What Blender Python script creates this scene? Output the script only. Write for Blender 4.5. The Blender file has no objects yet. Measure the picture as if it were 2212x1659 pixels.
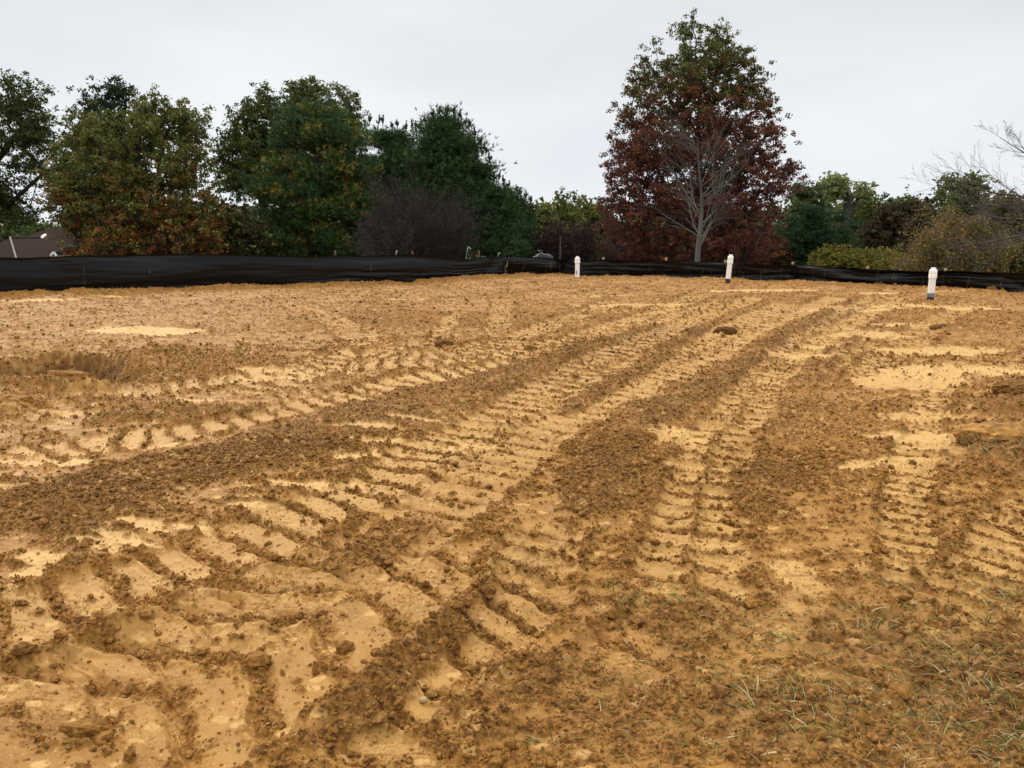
import bpy, math, random
import numpy as np
from mathutils import Vector

# ------------------------------------------------------------------ camera
scene = bpy.context.scene
COL = scene.collection
CAMH = 1.5
PITCH = math.radians(12.41)
FPX = 1670.0            # focal length for a 2212 px wide picture
cam_d = bpy.data.cameras.new("camera")
cam_d.sensor_width = 36.0
cam_d.lens = FPX / 2212.0 * 36.0
cam_d.clip_start = 0.05
cam_d.clip_end = 2000
cam = bpy.data.objects.new("camera", cam_d)
cam.location = (0, 0, CAMH)
cam.rotation_euler = (math.pi / 2 - PITCH, 0, 0)
COL.objects.link(cam)
scene.camera = cam
scene.view_settings.view_transform = 'Standard'
scene.view_settings.look = 'None'
scene.view_settings.exposure = 0.20
scene.view_settings.gamma = 1.0
scene.render.film_transparent = False
try:
    scene.cycles.use_denoising = True
    scene.cycles.max_bounces = 5
    scene.cycles.diffuse_bounces = 3
    scene.cycles.glossy_bounces = 2
except Exception:
    pass

# ------------------------------------------------------------------ sky and sun (overcast)
SUN_EL = math.radians(42)
SUN_AZ = math.radians(-35)      # measured from +Y towards +X: light from ahead and left
world = bpy.data.worlds.new("World")
scene.world = world
world.use_nodes = True
nt = world.node_tree
for n in list(nt.nodes):
    nt.nodes.remove(n)
def N(tree, typ, **kw):
    n = tree.nodes.new(typ)
    for k, v in kw.items():
        setattr(n, k, v)
    return n
wo = N(nt, 'ShaderNodeOutputWorld')
bg = N(nt, 'ShaderNodeBackground')
bg.inputs['Strength'].default_value = 0.10
sky = N(nt, 'ShaderNodeTexSky')
sky.sky_type = 'NISHITA'
sky.sun_disc = False
sky.sun_elevation = SUN_EL
sky.sun_rotation = SUN_AZ
tc = N(nt, 'ShaderNodeTexCoord')
sep = N(nt, 'ShaderNodeSeparateXYZ')
nt.links.new(tc.outputs['Generated'], sep.inputs[0])
# overcast luminance: brighter overhead than at the horizon
gr = N(nt, 'ShaderNodeValToRGB')
e = gr.color_ramp.elements
e[0].position = 0.0; e[0].color = (.80, .84, .88, 1)
e[1].position = 1.0; e[1].color = (1.0, 1.0, 1.0, 1)
for p, c in ((.10, (.755, .775, .805)), (.20, (.715, .725, .745)), (.33, (.735, .74, .755)), (.36, (.76, .77, .78))):
    el = e.new(p); el.color = (c[0], c[1], c[2], 1)
nt.links.new(sep.outputs['Z'], gr.inputs['Fac'])
mul = N(nt, 'ShaderNodeMapRange')
mul.inputs['From Min'].default_value = 0.32
mul.inputs['From Max'].default_value = 0.95
mul.inputs['To Min'].default_value = 10.0
mul.inputs['To Max'].default_value = 19.0
nt.links.new(sep.outputs['Z'], mul.inputs['Value'])
# soft cloud relief
mp = N(nt, 'ShaderNodeMapping')
mp.inputs['Scale'].default_value = (1.5, 1.5, 4.5)
nt.links.new(tc.outputs['Generated'], mp.inputs['Vector'])
nz = N(nt, 'ShaderNodeTexNoise')
nz.inputs['Scale'].default_value = 1.3
nz.inputs['Detail'].default_value = 5
nz.inputs['Roughness'].default_value = 0.5
nt.links.new(mp.outputs[0], nz.inputs['Vector'])
cr = N(nt, 'ShaderNodeValToRGB')
cr.color_ramp.elements[0].position = 0.3; cr.color_ramp.elements[0].color = (.88, .885, .91, 1)
cr.color_ramp.elements[1].position = 0.7; cr.color_ramp.elements[1].color = (1.07, 1.07, 1.06, 1)
nt.links.new(nz.outputs['Fac'], cr.inputs['Fac'])
m1 = N(nt, 'ShaderNodeVectorMath', operation='MULTIPLY')
nt.links.new(gr.outputs['Color'], m1.inputs[0]); nt.links.new(cr.outputs['Color'], m1.inputs[1])
m2 = N(nt, 'ShaderNodeVectorMath', operation='SCALE')
nt.links.new(m1.outputs[0], m2.inputs[0]); nt.links.new(mul.outputs[0], m2.inputs['Scale'])
mx = N(nt, 'ShaderNodeMix', data_type='RGBA')
mx.inputs['Factor'].default_value = 0.96
nt.links.new(sky.outputs[0], mx.inputs['A']); nt.links.new(m2.outputs[0], mx.inputs['B'])
nt.links.new(mx.outputs['Result'], bg.inputs['Color'])
nt.links.new(bg.outputs[0], wo.inputs[0])

sun_d = bpy.data.lights.new("sun", 'SUN')
sun_d.energy = 1.5
sun_d.angle = math.radians(10)
sun_d.color = (1.0, .94, .84)
sun = bpy.data.objects.new("sun", sun_d)
sd = Vector((math.sin(SUN_AZ) * math.cos(SUN_EL), math.cos(SUN_AZ) * math.cos(SUN_EL), math.sin(SUN_EL)))
sun.rotation_euler = sd.to_track_quat('Z', 'Y').to_euler()
sun.location = (-20, 10, 40)
COL.objects.link(sun)

# ------------------------------------------------------------------ helpers
def ray(px, py):
    dx = (px - 1106.0) / FPX
    dy = -(py - 829.5) / FPX
    c, s = math.cos(PITCH), math.sin(PITCH)
    return (dx, c + dy * s, -s + dy * c)
def at(px, py, z=0.0):                       # point on the ground
    d = ray(px, py)
    t = (z - CAMH) / d[2]
    return (d[0] * t, d[1] * t)
def atY(px, py, Y):                          # point at a given distance
    d = ray(px, py)
    t = Y / d[1]
    return (d[0] * t, Y, CAMH + d[2] * t)
def tag(o, label=None, cat=None, group=None, kind=None):
    if label: o["label"] = label
    if cat: o["category"] = cat
    if group: o["group"] = group
    if kind: o["kind"] = kind
    return o
def empty(name, loc, label, cat, group=None):
    o = bpy.data.objects.new(name, None)
    o.location = loc
    o.empty_display_size = 0.2
    COL.objects.link(o)
    return tag(o, label, cat, group)
def mk(name, V, F, mat, parent=None, smooth=False, col=None, attr='Col'):
    """V (n,3) world coordinates, F (m,k) indices; one mesh object"""
    V = np.asarray(V, dtype=np.float32); F = np.asarray(F, dtype=np.int32)
    me = bpy.data.meshes.new(name)
    if parent is not None:
        V = V - np.array(parent.location, dtype=np.float32)
    me.vertices.add(len(V)); me.vertices.foreach_set('co', V.ravel())
    k = F.shape[1]
    me.loops.add(F.size); me.loops.foreach_set('vertex_index', F.ravel())
    me.polygons.add(len(F))
    me.polygons.foreach_set('loop_start', np.arange(0, F.size, k, dtype=np.int32))
    me.polygons.foreach_set('loop_total', np.full(len(F), k, dtype=np.int32))
    me.polygons.foreach_set('use_smooth', np.full(len(F), bool(smooth)))
    if col is not None:
        a = me.color_attributes.new(attr, 'FLOAT_COLOR', 'POINT')
        c = np.ones((len(V), 4), dtype=np.float32); c[:, :col.shape[1]] = col
        a.data.foreach_set('color', c.ravel())
    me.update(calc_edges=True)
    me.materials.append(mat)
    o = bpy.data.objects.new(name, me)
    COL.objects.link(o)
    if parent is not None:
        o.parent = parent
    return o
def join(parts):
    Vs, Fs, Cs, n = [], [], [], 0
    for p in parts:
        Vs.append(p[0]); Fs.append(p[1] + n); n += len(p[0])
        if len(p) > 2: Cs.append(p[2])
    return np.concatenate(Vs), np.concatenate(Fs), (np.concatenate(Cs) if Cs else None)

# noise ---------------------------------------------------------------
_r = np.random.RandomState(7)
PERM = _r.permutation(4096).astype(np.int32)
ANG = _r.rand(4096) * 2 * np.pi
GX, GY = np.cos(ANG).astype(np.float32), np.sin(ANG).astype(np.float32)
RND = _r.rand(4096).astype(np.float32)
RND2 = _r.rand(4096).astype(np.float32)
RND3 = _r.rand(4096).astype(np.float32)
def hsh(ix, iy, seed):
    return PERM[(PERM[(ix + seed * 131) & 4095] + iy) & 4095]
def perlin(x, y, seed=0):                    # about 0..1
    fx = np.floor(x); fy = np.floor(y)
    ix = fx.astype(np.int32); iy = fy.astype(np.int32)
    x = (x - fx).astype(np.float32); y = (y - fy).astype(np.float32)
    u = x * x * x * (x * (x * 6 - 15) + 10); v = y * y * y * (y * (y * 6 - 15) + 10)
    def g(a, b):
        h = hsh(ix + a, iy + b, seed)
        return GX[h] * (x - a) + GY[h] * (y - b)
    a = g(0, 0); b = g(1, 0); c = g(0, 1); d = g(1, 1)
    return 0.5 + 0.7 * ((a + u * (b - a)) + v * ((c + u * (d - c)) - (a + u * (b - a))))
def fbm(x, y, oct=4, seed=0, gain=.5):
    s = 0; a = 1.; t = 0
    for i in range(oct):
        s = s + a * perlin(x, y, seed + i * 3); t += a
        x = x * 2.03 + 11.3; y = y * 2.03 + 5.7; a *= gain
    return s / t
def worley(x, y, seed=0):
    fx = np.floor(x); fy = np.floor(y)
    ix = fx.astype(np.int32); iy = fy.astype(np.int32)
    x = (x - fx).astype(np.float32); y = (y - fy).astype(np.float32)
    best = np.full(x.shape, 9., dtype=np.float32); bid = np.zeros(x.shape, dtype=np.float32)
    for a in (-1, 0, 1):
        for b in (-1, 0, 1):
            h = hsh(ix + a, iy + b, seed)
            d = (a + RND[h] - x) ** 2 + (b + RND2[h] - y) ** 2
            m = d < best
            best = np.where(m, d, best); bid = np.where(m, RND3[h], bid)
    return np.sqrt(best), bid
def sst(a, b, x):
    t = np.clip((x - a) / (b - a), 0, 1)
    return t * t * (3 - 2 * t)

# materials -----------------------------------------------------------
def mat_new(name):
    m = bpy.data.materials.new(name); m.use_nodes = True
    t = m.node_tree
    b = t.nodes['Principled BSDF']
    return m, t, b
def simple(name, col, rough=.7, noise=0.0, scale=20., metal=0., spec=.5, stretch=None):
    m, t, b = mat_new(name)
    b.inputs['Roughness'].default_value = rough
    b.inputs['Metallic'].default_value = metal
    b.inputs['Specular IOR Level'].default_value = spec
    if noise:
        tcn = N(t, 'ShaderNodeTexCoord')
        mpn = N(t, 'ShaderNodeMapping')
        if stretch: mpn.inputs['Scale'].default_value = stretch
        t.links.new(tcn.outputs['Object'], mpn.inputs[0])
        n = N(t, 'ShaderNodeTexNoise'); n.inputs['Scale'].default_value = scale; n.inputs['Detail'].default_value = 6
        t.links.new(mpn.outputs[0], n.inputs['Vector'])
        r = N(t, 'ShaderNodeValToRGB')
        r.color_ramp.elements[0].position = .3; r.color_ramp.elements[1].position = .7
        r.color_ramp.elements[0].color = [c * (1 - noise) for c in col[:3]] + [1]
        r.color_ramp.elements[1].color = [min(1, c * (1 + noise)) for c in col[:3]] + [1]
        t.links.new(n.outputs['Fac'], r.inputs['Fac'])
        t.links.new(r.outputs['Color'], b.inputs['Base Color'])
    else:
        b.inputs['Base Color'].default_value = (*col[:3], 1)
    return m
def leaf_mat(name, rough=.6, transl=.25, spec=.08):
    m, t, b = mat_new(name)
    a = N(t, 'ShaderNodeAttribute'); a.attribute_name = 'Col'
    n = N(t, 'ShaderNodeTexNoise'); n.inputs['Scale'].default_value = 9
    tcn = N(t, 'ShaderNodeTexCoord'); t.links.new(tcn.outputs['Object'], n.inputs['Vector'])
    mr = N(t, 'ShaderNodeMapRange'); mr.inputs['To Min'].default_value = .82; mr.inputs['To Max'].default_value = 1.55
    t.links.new(n.outputs['Fac'], mr.inputs['Value'])
    v = N(t, 'ShaderNodeVectorMath', operation='SCALE')
    t.links.new(a.outputs['Color'], v.inputs[0]); t.links.new(mr.outputs[0], v.inputs['Scale'])
    t.links.new(v.outputs[0], b.inputs['Base Color'])
    b.inputs['Roughness'].default_value = rough
    b.inputs['Specular IOR Level'].default_value = spec
    tr = N(t, 'ShaderNodeBsdfTranslucent'); t.links.new(v.outputs[0], tr.inputs['Color'])
    ms = N(t, 'ShaderNodeMixShader'); ms.inputs[0].default_value = transl
    t.links.new(b.outputs[0], ms.inputs[1]); t.links.new(tr.outputs[0], ms.inputs[2])
    t.links.new(ms.outputs[0], t.nodes['Material Output'].inputs['Surface'])
    return m
M_LEAF = leaf_mat("leaves")
M_NEEDLE = leaf_mat("needles", rough=.6, transl=.12)
M_BLADE = leaf_mat("grass_blades", rough=.5, transl=.2)
M_BARK = simple("bark", (.045, .036, .028), .9, .35, 8., stretch=(1, 1, .2))
M_BARKG = simple("pale_bark", (.095, .09, .074), .9, .3, 9., stretch=(1, 1, .2))
M_TWIG = simple("dark_twigs", (.034, .026, .024), .9, .3, 6.)
M_WOOD = simple("stake_wood", (.16, .085, .04), .85, .35, 30., stretch=(1, 1, .1))
M_WOODP = simple("pale_stake_wood", (.42, .30, .16), .85, .3, 30.)
M_PVC = simple("white_plastic", (.92, .91, .87), .35, .02, 12.)
M_TAPE = simple("black_tape", (.022, .022, .020), .45, .5, 25.)
M_TAPEG = simple("grey_tape", (.20, .22, .25), .3, .5, 40.)
M_MUD = simple("dried_mud", (.10, .05, .02), .95, .3, 40.)

# soil ---------------------------------------------------------------
def soil_mat(name, bump=True):
    m, t, b = mat_new(name)
    a = N(t, 'ShaderNodeAttribute'); a.attribute_name = 'Mask'
    sp = N(t, 'ShaderNodeSeparateColor'); t.links.new(a.outputs['Color'], sp.inputs[0])
    geo = N(t, 'ShaderNodeNewGeometry')
    def noise(scale, detail, rough=.6):
        n = N(t, 'ShaderNodeTexNoise'); n.inputs['Scale'].default_value = scale
        n.inputs['Detail'].default_value = detail; n.inputs['Roughness'].default_value = rough
        t.links.new(geo.outputs['Position'], n.inputs['Vector']); return n
    def mixc(fac, A, B):
        x = N(t, 'ShaderNodeMix', data_type='RGBA')
        if isinstance(fac, float): x.inputs['Factor'].default_value = fac
        else: t.links.new(fac, x.inputs['Factor'])
        for s, v in (('A', A), ('B', B)):
            if isinstance(v, tuple): x.inputs[s].default_value = (*v, 1)
            else: t.links.new(v, x.inputs[s])
        return x.outputs['Result']
    def ramp(src, lo, hi):
        r = N(t, 'ShaderNodeMapRange'); r.interpolation_type = 'SMOOTHSTEP'
        r.inputs['From Min'].default_value = lo; r.inputs['From Max'].default_value = hi
        t.links.new(src, r.inputs['Value']); return r.outputs[0]
    n1 = noise(1.1, 6); n2 = noise(55, 4); n3 = noise(6, 5); n4 = noise(160, 3)
    smooth = mixc(ramp(n3.outputs['Fac'], .35, .65), SMOOTH_A, SMOOTH_B)
    smooth = mixc(ramp(n2.outputs['Fac'], .60, .72), smooth, (.52, .35, .14))
    pale = mixc(sp.outputs['Green'], smooth, PALE)
    crumb = mixc(ramp(n2.outputs['Fac'], .40, .62), CRUMB_A, CRUMB_B)
    crumb = mixc(ramp(n4.outputs['Fac'], .62, .75), crumb, (.40, .22, .075))
    base = mixc(sp.outputs['Red'], pale, crumb)
    org = N(t, 'ShaderNodeMath', operation='MULTIPLY'); org.inputs[1].default_value = .5
    t.links.new(ramp(n1.outputs['Fac'], .48, .72), org.inputs[0])
    base = mixc(org.outputs[0], base, (.36, .165, .035))
    dm = N(t, 'ShaderNodeMath', operation='MULTIPLY'); dm.inputs[1].default_value = .92
    t.links.new(sp.outputs['Blue'], dm.inputs[0])
    dampc = mixc(sp.outputs['Red'], (.26, .125, .034), (.085, .038, .010))
    base = mixc(dm.outputs[0], base, dampc)
    grass = mixc(ramp(n3.outputs['Fac'], .3, .7), (.05, .065, .02), (.10, .10, .035))
    base = mixc(a.outputs['Alpha'], base, grass)
    t.links.new(base, b.inputs['Base Color'])
    rr = N(t, 'ShaderNodeMapRange'); rr.inputs['To Min'].default_value = .62; rr.inputs['To Max'].default_value = .95
    t.links.new(sp.outputs['Red'], rr.inputs['Value']); t.links.new(rr.outputs[0], b.inputs['Roughness'])
    b.inputs['Specular IOR Level'].default_value = .3
    if bump:
        bp = N(t, 'ShaderNodeBump'); bp.inputs['Strength'].default_value = .5; bp.inputs['Distance'].default_value = .006
        t.links.new(n2.outputs['Fac'], bp.inputs['Height']); t.links.new(bp.outputs[0], b.inputs['Normal'])
    return m
SMOOTH_A = (.255, .112, .015); SMOOTH_B = (.35, .170, .028); PALE = (.56, .335, .105)
CRUMB_A = (.095, .036, .006); CRUMB_B = (.31, .142, .024)
M_SOIL = soil_mat("soil")

# ------------------------------------------------------------------ fence line (world positions from ground)
FB = [(-420, 652), (-200, 645), (0, 637), (170, 634), (300, 629), (500, 622), (700, 617), (890, 610), (1000, 603), (1093, 597), (1150, 594.5), (1210, 593.5), (1250, 599), (1350, 600),
      (1440, 600), (1570, 604), (1640, 607), (1715, 607), (1760, 611), (1870, 617), (1990, 621), (2100, 627), (2212, 634), (2450, 650)]
FT = [(-420, 560), (-200, 556), (0, 555), (60, 557), (110, 555), (170, 552), (250, 551), (400, 548), (480, 549), (620, 553), (700, 554), (723, 551), (800, 553), (892, 549.5), (940, 554), (985, 561), (1010, 560), (1033, 555), (1093, 553),
      (1150, 555), (1180, 557), (1210, 561), (1260, 562), (1303, 560), (1360, 563), (1440, 562), (1500, 565), (1569, 567), (1640, 571), (1715, 570.5), (1790, 576), (1878, 580.5), (1950, 584), (2000, 586), (2045, 584), (2130, 588), (2212, 589), (2450, 597)]
fbw = np.array([at(*p) for p in FB])
f_az = np.arctan2(fbw[:, 0], fbw[:, 1]); f_r = np.hypot(fbw[:, 0], fbw[:, 1])
def fence_r(az):
    return np.interp(az, f_az, f_r)

# ------------------------------------------------------------------ ground
DENS = 0.72                       # spacing of the grid near the camera in picture pixels
def build_grid():
    daz = DENS / 773.0
    inner = np.arange(-math.radians(36), math.radians(36), daz)
    side = np.radians(np.linspace(36.1, 54, 260))
    out1 = np.concatenate([side, np.linspace(math.radians(55), math.radians(180), 60)])
    az = np.concatenate([-out1[::-1][:-1] if False else -out1[::-1], inner, out1])
    rs = [0.25, .6, 1.0, 1.3]
    r = 1.55
    while r < 21.2:
        rs.append(r)
        r += min(.032, max(.0022, DENS * r * r / (1.5 * 773.)))
    while r < 600:
        rs.append(r); r *= 1.06
        r += .1
    return az, np.array(rs)
az, rs = build_grid()
R, A = np.meshgrid(rs, az, indexing='ij')
X = (R * np.sin(A)).astype(np.float64); Y = (R * np.cos(A)).astype(np.float64)
shape = X.shape
FR = fence_r(A)
past = R - FR
wx = (fbm(X * 1.3, Y * 1.3, 3, 40) - .5) * .22 + (fbm(X * 9, Y * 9, 3, 44) - .5) * .06
wy = (fbm(X * 1.3, Y * 1.3, 3, 50) - .5) * .22 + (fbm(X * 9, Y * 9, 3, 54) - .5) * .06
Xw = (X + wx).astype(np.float32); Yw = (Y + wy).astype(np.float32)
Z = (fbm(X * .25, Y * .25, 3, 1) - .5) * .10 + (fbm(X * 1.7, Y * 1.7, 4, 5) - .5) * .045
Z = Z * sst(1.0, 4., R)
nS = fbm(X * 2.2, Y * 5.5, 5, 20, .62)              # patches drawn out across the slope
nM = fbm(X * .7, Y * .9, 4, 24)
nF = fbm(X * 16, Y * 26, 4, 28, .6)
nH = fbm(X * 3.2, Y * 12., 5, 32, .65)
C = .42 + (nM - .5) * .6 + (nS - .5) * .9 + (nH - .5) * .9        # how crumbly
P = np.zeros(shape)                                  # pale smeared clay
D = np.zeros(shape)                                  # damp brown
def catmull(pts, n=9):
    p = [np.array(q, float) for q in pts]
    p = [2 * p[0] - p[1]] + p + [2 * p[-1] - p[-2]]
    out = []
    for i in range(1, len(p) - 2):
        for k in range(n):
            t = k / n
            out.append(.5 * (2 * p[i] + (p[i + 1] - p[i - 1]) * t + (2 * p[i - 1] - 5 * p[i] + 4 * p[i + 1] - p[i + 2]) * t * t + (3 * p[i] - p[i - 1] - 3 * p[i + 1] + p[i + 2]) * t ** 3))
    out.append(p[-2])
    return np.array(out)
def near_line(pts, reach, n=9):
    """indices of the vertices near a curve, with signed distance and arc length"""
    L = catmull([at(*q) for q in pts], n)
    lo = L.min(0) - reach; hi = L.max(0) + reach
    idx = np.flatnonzero(((Xw > lo[0]) & (Xw < hi[0]) & (Yw > lo[1]) & (Yw < hi[1])).ravel())
    x = Xw.ravel()[idx]; y = Yw.ravel()[idx]
    best = np.full(len(idx), 99., np.float32); sd_ = np.zeros(len(idx), np.float32); ss = np.zeros(len(idx), np.float32)
    s0 = 0.
    for i in range(len(L) - 1):
        a = L[i]; d = L[i + 1] - a; l = math.hypot(*d)
        if l < 1e-6: continue
        u = d / l
        rx = x - a[0]; ry = y - a[1]
        t = np.clip(rx * u[0] + ry * u[1], 0, l)
        ex = rx - t * u[0]; ey = ry - t * u[1]
        dd = ex * ex + ey * ey
        m = dd < best
        best[m] = dd[m]; ss[m] = (s0 + rx * u[0] + ry * u[1])[m] if i == 0 or i == len(L) - 2 else (s0 + t)[m]
        sd_[m] = (ex * u[1] - ey * u[0])[m]
        s0 += l
    dist = np.sqrt(best)
    k = dist < reach
    idx = idx[k]; dist = dist[k]
    return idx, dist * np.sign(sd_[k] + 1e-9), ss[k], s0
Zf, Cf, Pf, Df = Z.ravel(), C.ravel(), P.ravel(), D.ravel()
nSf, nFf, nMf, nHf = nS.ravel(), nF.ravel(), nM.ravel(), nH.ravel()
def track(pts, w=.45, pitch=.19, depth=.02, pale=.5, wear=0., skew=.12, seed=0, seam=False, gr=.021, fade=.3, cg=.62):
    idx, d, s, L = near_line(pts, w * .5 + .16)
    u = d / (w / 2)
    n1 = nFf[idx]; n2 = nSf[idx]
    au = np.abs(u) + (n1 - .5) * .35
    end = sst(0, fade, s) * sst(0, fade, L - s)
    edge = sst(1.12, .86, au) * end
    edz = sst(1.25, .75, np.abs(u) + (n2 - .5) * .3) * end
    warp = (perlin(s * 1.6, d * 2, 60 + seed) - .5) * .35
    p = s / pitch + skew * u + warp
    fr = p - np.floor(p)
    rn = RND[(np.floor(p).astype(np.int64) * 7 + seed * 91) & 4095]
    g = np.exp(-((fr - .5) / .17) ** 4)                       # slot left by a grouser
    lip = np.exp(-((fr - .74) / .07) ** 2) * (.4 + rn)
    tilt = (np.mod(fr + .5, 1.) - .5)
    zt = -depth + (-gr * 1.15 * g + .014 * lip + .012 * tilt) * (1 - .6 * wear)
    if seam:
        sm = np.exp(-((u - .05) / .10) ** 2)
        zt = zt + sm * .016; 
    Zf[idx] = Zf[idx] * (1 - .35 * edz) + edz * zt
    ct = .06 + g * cg * 1.45 + lip * .5 * cg + (n2 - .5) * .65 + (n1 - .5) * .3 + wear * .18 + (rn - .5) * .25
    if seam: ct = ct + sm * .55
    Cf[idx] = Cf[idx] * (1 - edge) + edge * ct
    Pf[idx] = np.maximum(Pf[idx] * (1 - edge), edge * (1 - g * .7) * np.clip(.16 + pale * (.45 + .7 * rn) * (.5 + .5 * sst(.4, .6, nMf[idx])) + (n2 - .5) * .5, 0, 1))
    berm = np.exp(-((np.abs(u) - 1.18) / .14) ** 2) * end * np.clip((n1 + n2 - .75) * 2, 0, 1.2)
    Zf[idx] += np.exp(-((np.abs(u) - 1.18) / .18) ** 2) * end * np.clip(n2 - .3, 0, 1) * .05
    Cf[idx] = Cf[idx] + berm * .45
def dark(pts, w=.6, amt=.75, lift=.015, damp=0., fade=.3):
    idx, d, s, L = near_line(pts, w * .75)
    au = np.abs(d) / (w / 2) + (nFf[idx] - .5) * .6 + (nSf[idx] - .5) * .6 + (nHf[idx] - .5) * 1.1
    end = sst(0, fade, s) * sst(0, fade, L - s)
    e_ = sst(1.15, .75, au) * end
    Cf[idx] = Cf[idx] + e_ * (amt * .74 + (nSf[idx] - .5) * 1.1 + (nMf[idx] - .5) * .5 - Cf[idx] * .75)
    Pf[idx] *= (1 - e_)
    Zf[idx] += sst(1.25, .55, np.abs(d) / (w / 2) + (nSf[idx] - .5) * .4) * end * lift
    Df[idx] = np.maximum(Df[idx], e_ * np.clip(damp * 1.4 + .15, 0, .6) * np.clip(.6 + (nSf[idx] - .5) * 2.5, .2, 1))
def blob(px, py, rx, ry, amt, pale=0., lift=0., damp=0., rot=0., soft=.5):
    """patch on the ground centred on a point; rx, ry in metres"""
    cx, cy = at(px, py)
    x = Xw.ravel() - cx; y = Yw.ravel() - cy
    idx = np.flatnonzero((np.abs(x) < max(rx, ry) * 1.6) & (np.abs(y) < max(rx, ry) * 1.6))
    x = x[idx]; y = y[idx]
    c, s = math.cos(rot), math.sin(rot)
    q = np.sqrt(((x * c + y * s) / rx) ** 2 + ((-x * s + y * c) / ry) ** 2) + (nFf[idx] - .5) * .5 + (nSf[idx] - .5) * 1.0 + (nHf[idx] - .5) * 1.6
    e_ = sst(1.1, 1.1 - soft, q)
    Cf[idx] += e_ * (amt - Cf[idx]) * .9
    Pf[idx] += e_ * (pale - Pf[idx])
    Zf[idx] += np.exp(-((x * c + y * s) / rx) ** 2 - ((-x * s + y * c) / ry) ** 2) * lift
    Df[idx] = np.maximum(Df[idx], e_ * damp)

# broad tone of the site
blob(300, 690, 4.5, 3.0, .42, soft=.9)
blob(950, 690, 2.8, 1.3, .66, soft=.8)
blob(860, 700, 1.6, .7, .72, soft=.7)
blob(1180, 690, 2.2, .8, .62, soft=.8)
blob(300, 1480, 1.0, .7, .25, soft=.8)
blob(2080, 690, 3.2, 2.2, .62, soft=.8)
blob(1700, 650, 3.5, 1.2, .6, soft=.8)
blob(1680, 880, .8, 1.2, .66, soft=.8)
blob(1780, 960, .9, .8, .62, soft=.8)
blob(420, 790, 1.3, 1.0, .64, soft=.6)
# oldest passes first
track([(620, 650), (700, 685), (770, 722), (850, 780)], .5, .17, .008, .4, .5, seed=1, fade=1.)
track([(1000, 672), (965, 705), (925, 775)], .26, .17, .008, .6, .5, seed=2, fade=.5)
track([(1090, 650), (1075, 700), (1090, 745)], .35, .17, .008, .6, .5, seed=3, fade=.5)
track([(500, 855), (620, 820), (740, 785), (900, 745)], .5, .2, .01, .4, .4, seed=4)
track([(0, 915), (140, 871), (308, 845), (500, 820), (703, 795), (880, 785), (1053, 768), (1261, 729), (1400, 682), (1520, 635)], .5, .19, .012, .9, .3, seed=5)
track([(640, 800), (760, 765), (900, 770), (1060, 750), (1200, 700), (1330, 650)], .5, .19, .012, .5, .4, seed=6)
track([(0, 998), (200, 958), (368, 938), (535, 905), (740, 860), (914, 815), (1100, 788), (1261, 750), (1420, 702), (1570, 648)], .52, .19, .018, .7, .1, seed=7)
dark([(-60, 1130), (150, 1085), (300, 1045), (500, 990), (740, 930), (900, 878), (1060, 838), (1160, 800), (1261, 764), (1370, 735), (1480, 700)], .86, .88, .022, .25)
dark([(-40, 1190), (150, 1130), (350, 1060)], .8, .8, .02, .2)
for q in ((880, 912, .30, .06), (810, 930, .35, .07), (845, 958, .3, .07), (775, 985, .22, .06), (880, 985, .25, .05), (830, 880, .22, .05), (250, 1165, .22, .05), (300, 1140, .14, .06), (200, 1185, .2, .05), (75, 1215, .13, .07), (60, 1245, .10, .05), (460, 1140, .2, .04),
          (560, 1090, .2, .05), (640, 1045, .25, .04), (1500, 1010, .2, .05)):
    blob(q[0], q[1], q[2], q[3], -.3, 1., -.004, 0, rot=-.25, soft=.35)
track([(1640, 640), (1480, 698), (1348, 756), (1225, 815), (1100, 890), (960, 965), (800, 1050), (600, 1130), (400, 1215), (200, 1290), (-40, 1370)], .5, .20, .024, .55, 0., seed=8)
track([(1820, 640), (1650, 700), (1540, 757), (1440, 800), (1320, 852), (1200, 920), (1080, 1000), (960, 1085), (850, 1170), (700, 1255), (500, 1350), (250, 1455), (-40, 1560)], .52, .21, .030, .35, 0., seed=9, cg=.36, gr=.022)
track([(1700, 655), (1600, 700), (1450, 765), (1330, 800), (1220, 870)], .46, .19, .018, .6, 0., seed=10)
# a broad turning pass in the left foreground
track([(1000, 1150), (800, 1290), (620, 1420), (420, 1560), (250, 1700)], .55, .30, .016, .1, 0., skew=.5, seed=11, cg=.40, gr=.018)
track([(760, 1180), (560, 1290), (330, 1400), (100, 1490), (-60, 1540)], .5, .28, .014, .1, 0., skew=-.5, seed=12, cg=.40, gr=.018)
track([(520, 1500), (330, 1600), (150, 1700)], .5, .28, .02, .1, .1, skew=.3, seed=13, cg=.40, gr=.018)
dark([(1000, 1085), (900, 1125), (800, 1185), (700, 1245)], .36, .78, .016, .1)
dark([(1860, 655), (1740, 705), (1650, 760), (1560, 815), (1480, 860), (1400, 905), (1330, 975), (1280, 1060), (1240, 1140)], .38, .86, .020, .25)
dark([(1530, 700), (1420, 770), (1300, 835), (1200, 900)], .25, .8, .014, .2)
blob(1310, 1050, .32, .50, .68, 0, .012, .2)
dark([(1240, 1120), (1180, 1190), (1090, 1260), (1060, 1330), (960, 1400)], .26, .86, .022, .1)
track([(1900, 640), (1780, 710), (1680, 785), (1605, 880), (1560, 960), (1530, 1050), (1510, 1120), (1495, 1220), (1450, 1330)], .44, .185, .02, .45, .0, seed=14, seam=True)
track([(1960, 640), (1850, 690), (1780, 740), (1700, 810), (1650, 870)], .45, .16, .014, .6, .1, seed=15)
track([(2110, 650), (2010, 705), (1930, 765), (1860, 830)], .42, .13, .010, .5, .3, seed=16)
dark([(1900, 700), (1800, 760), (1740, 830), (1690, 920), (1650, 1000)], .35, .64, .012, .1)
blob(1690, 1030, .34, .28, .72, 0, .016, .3)
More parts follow.
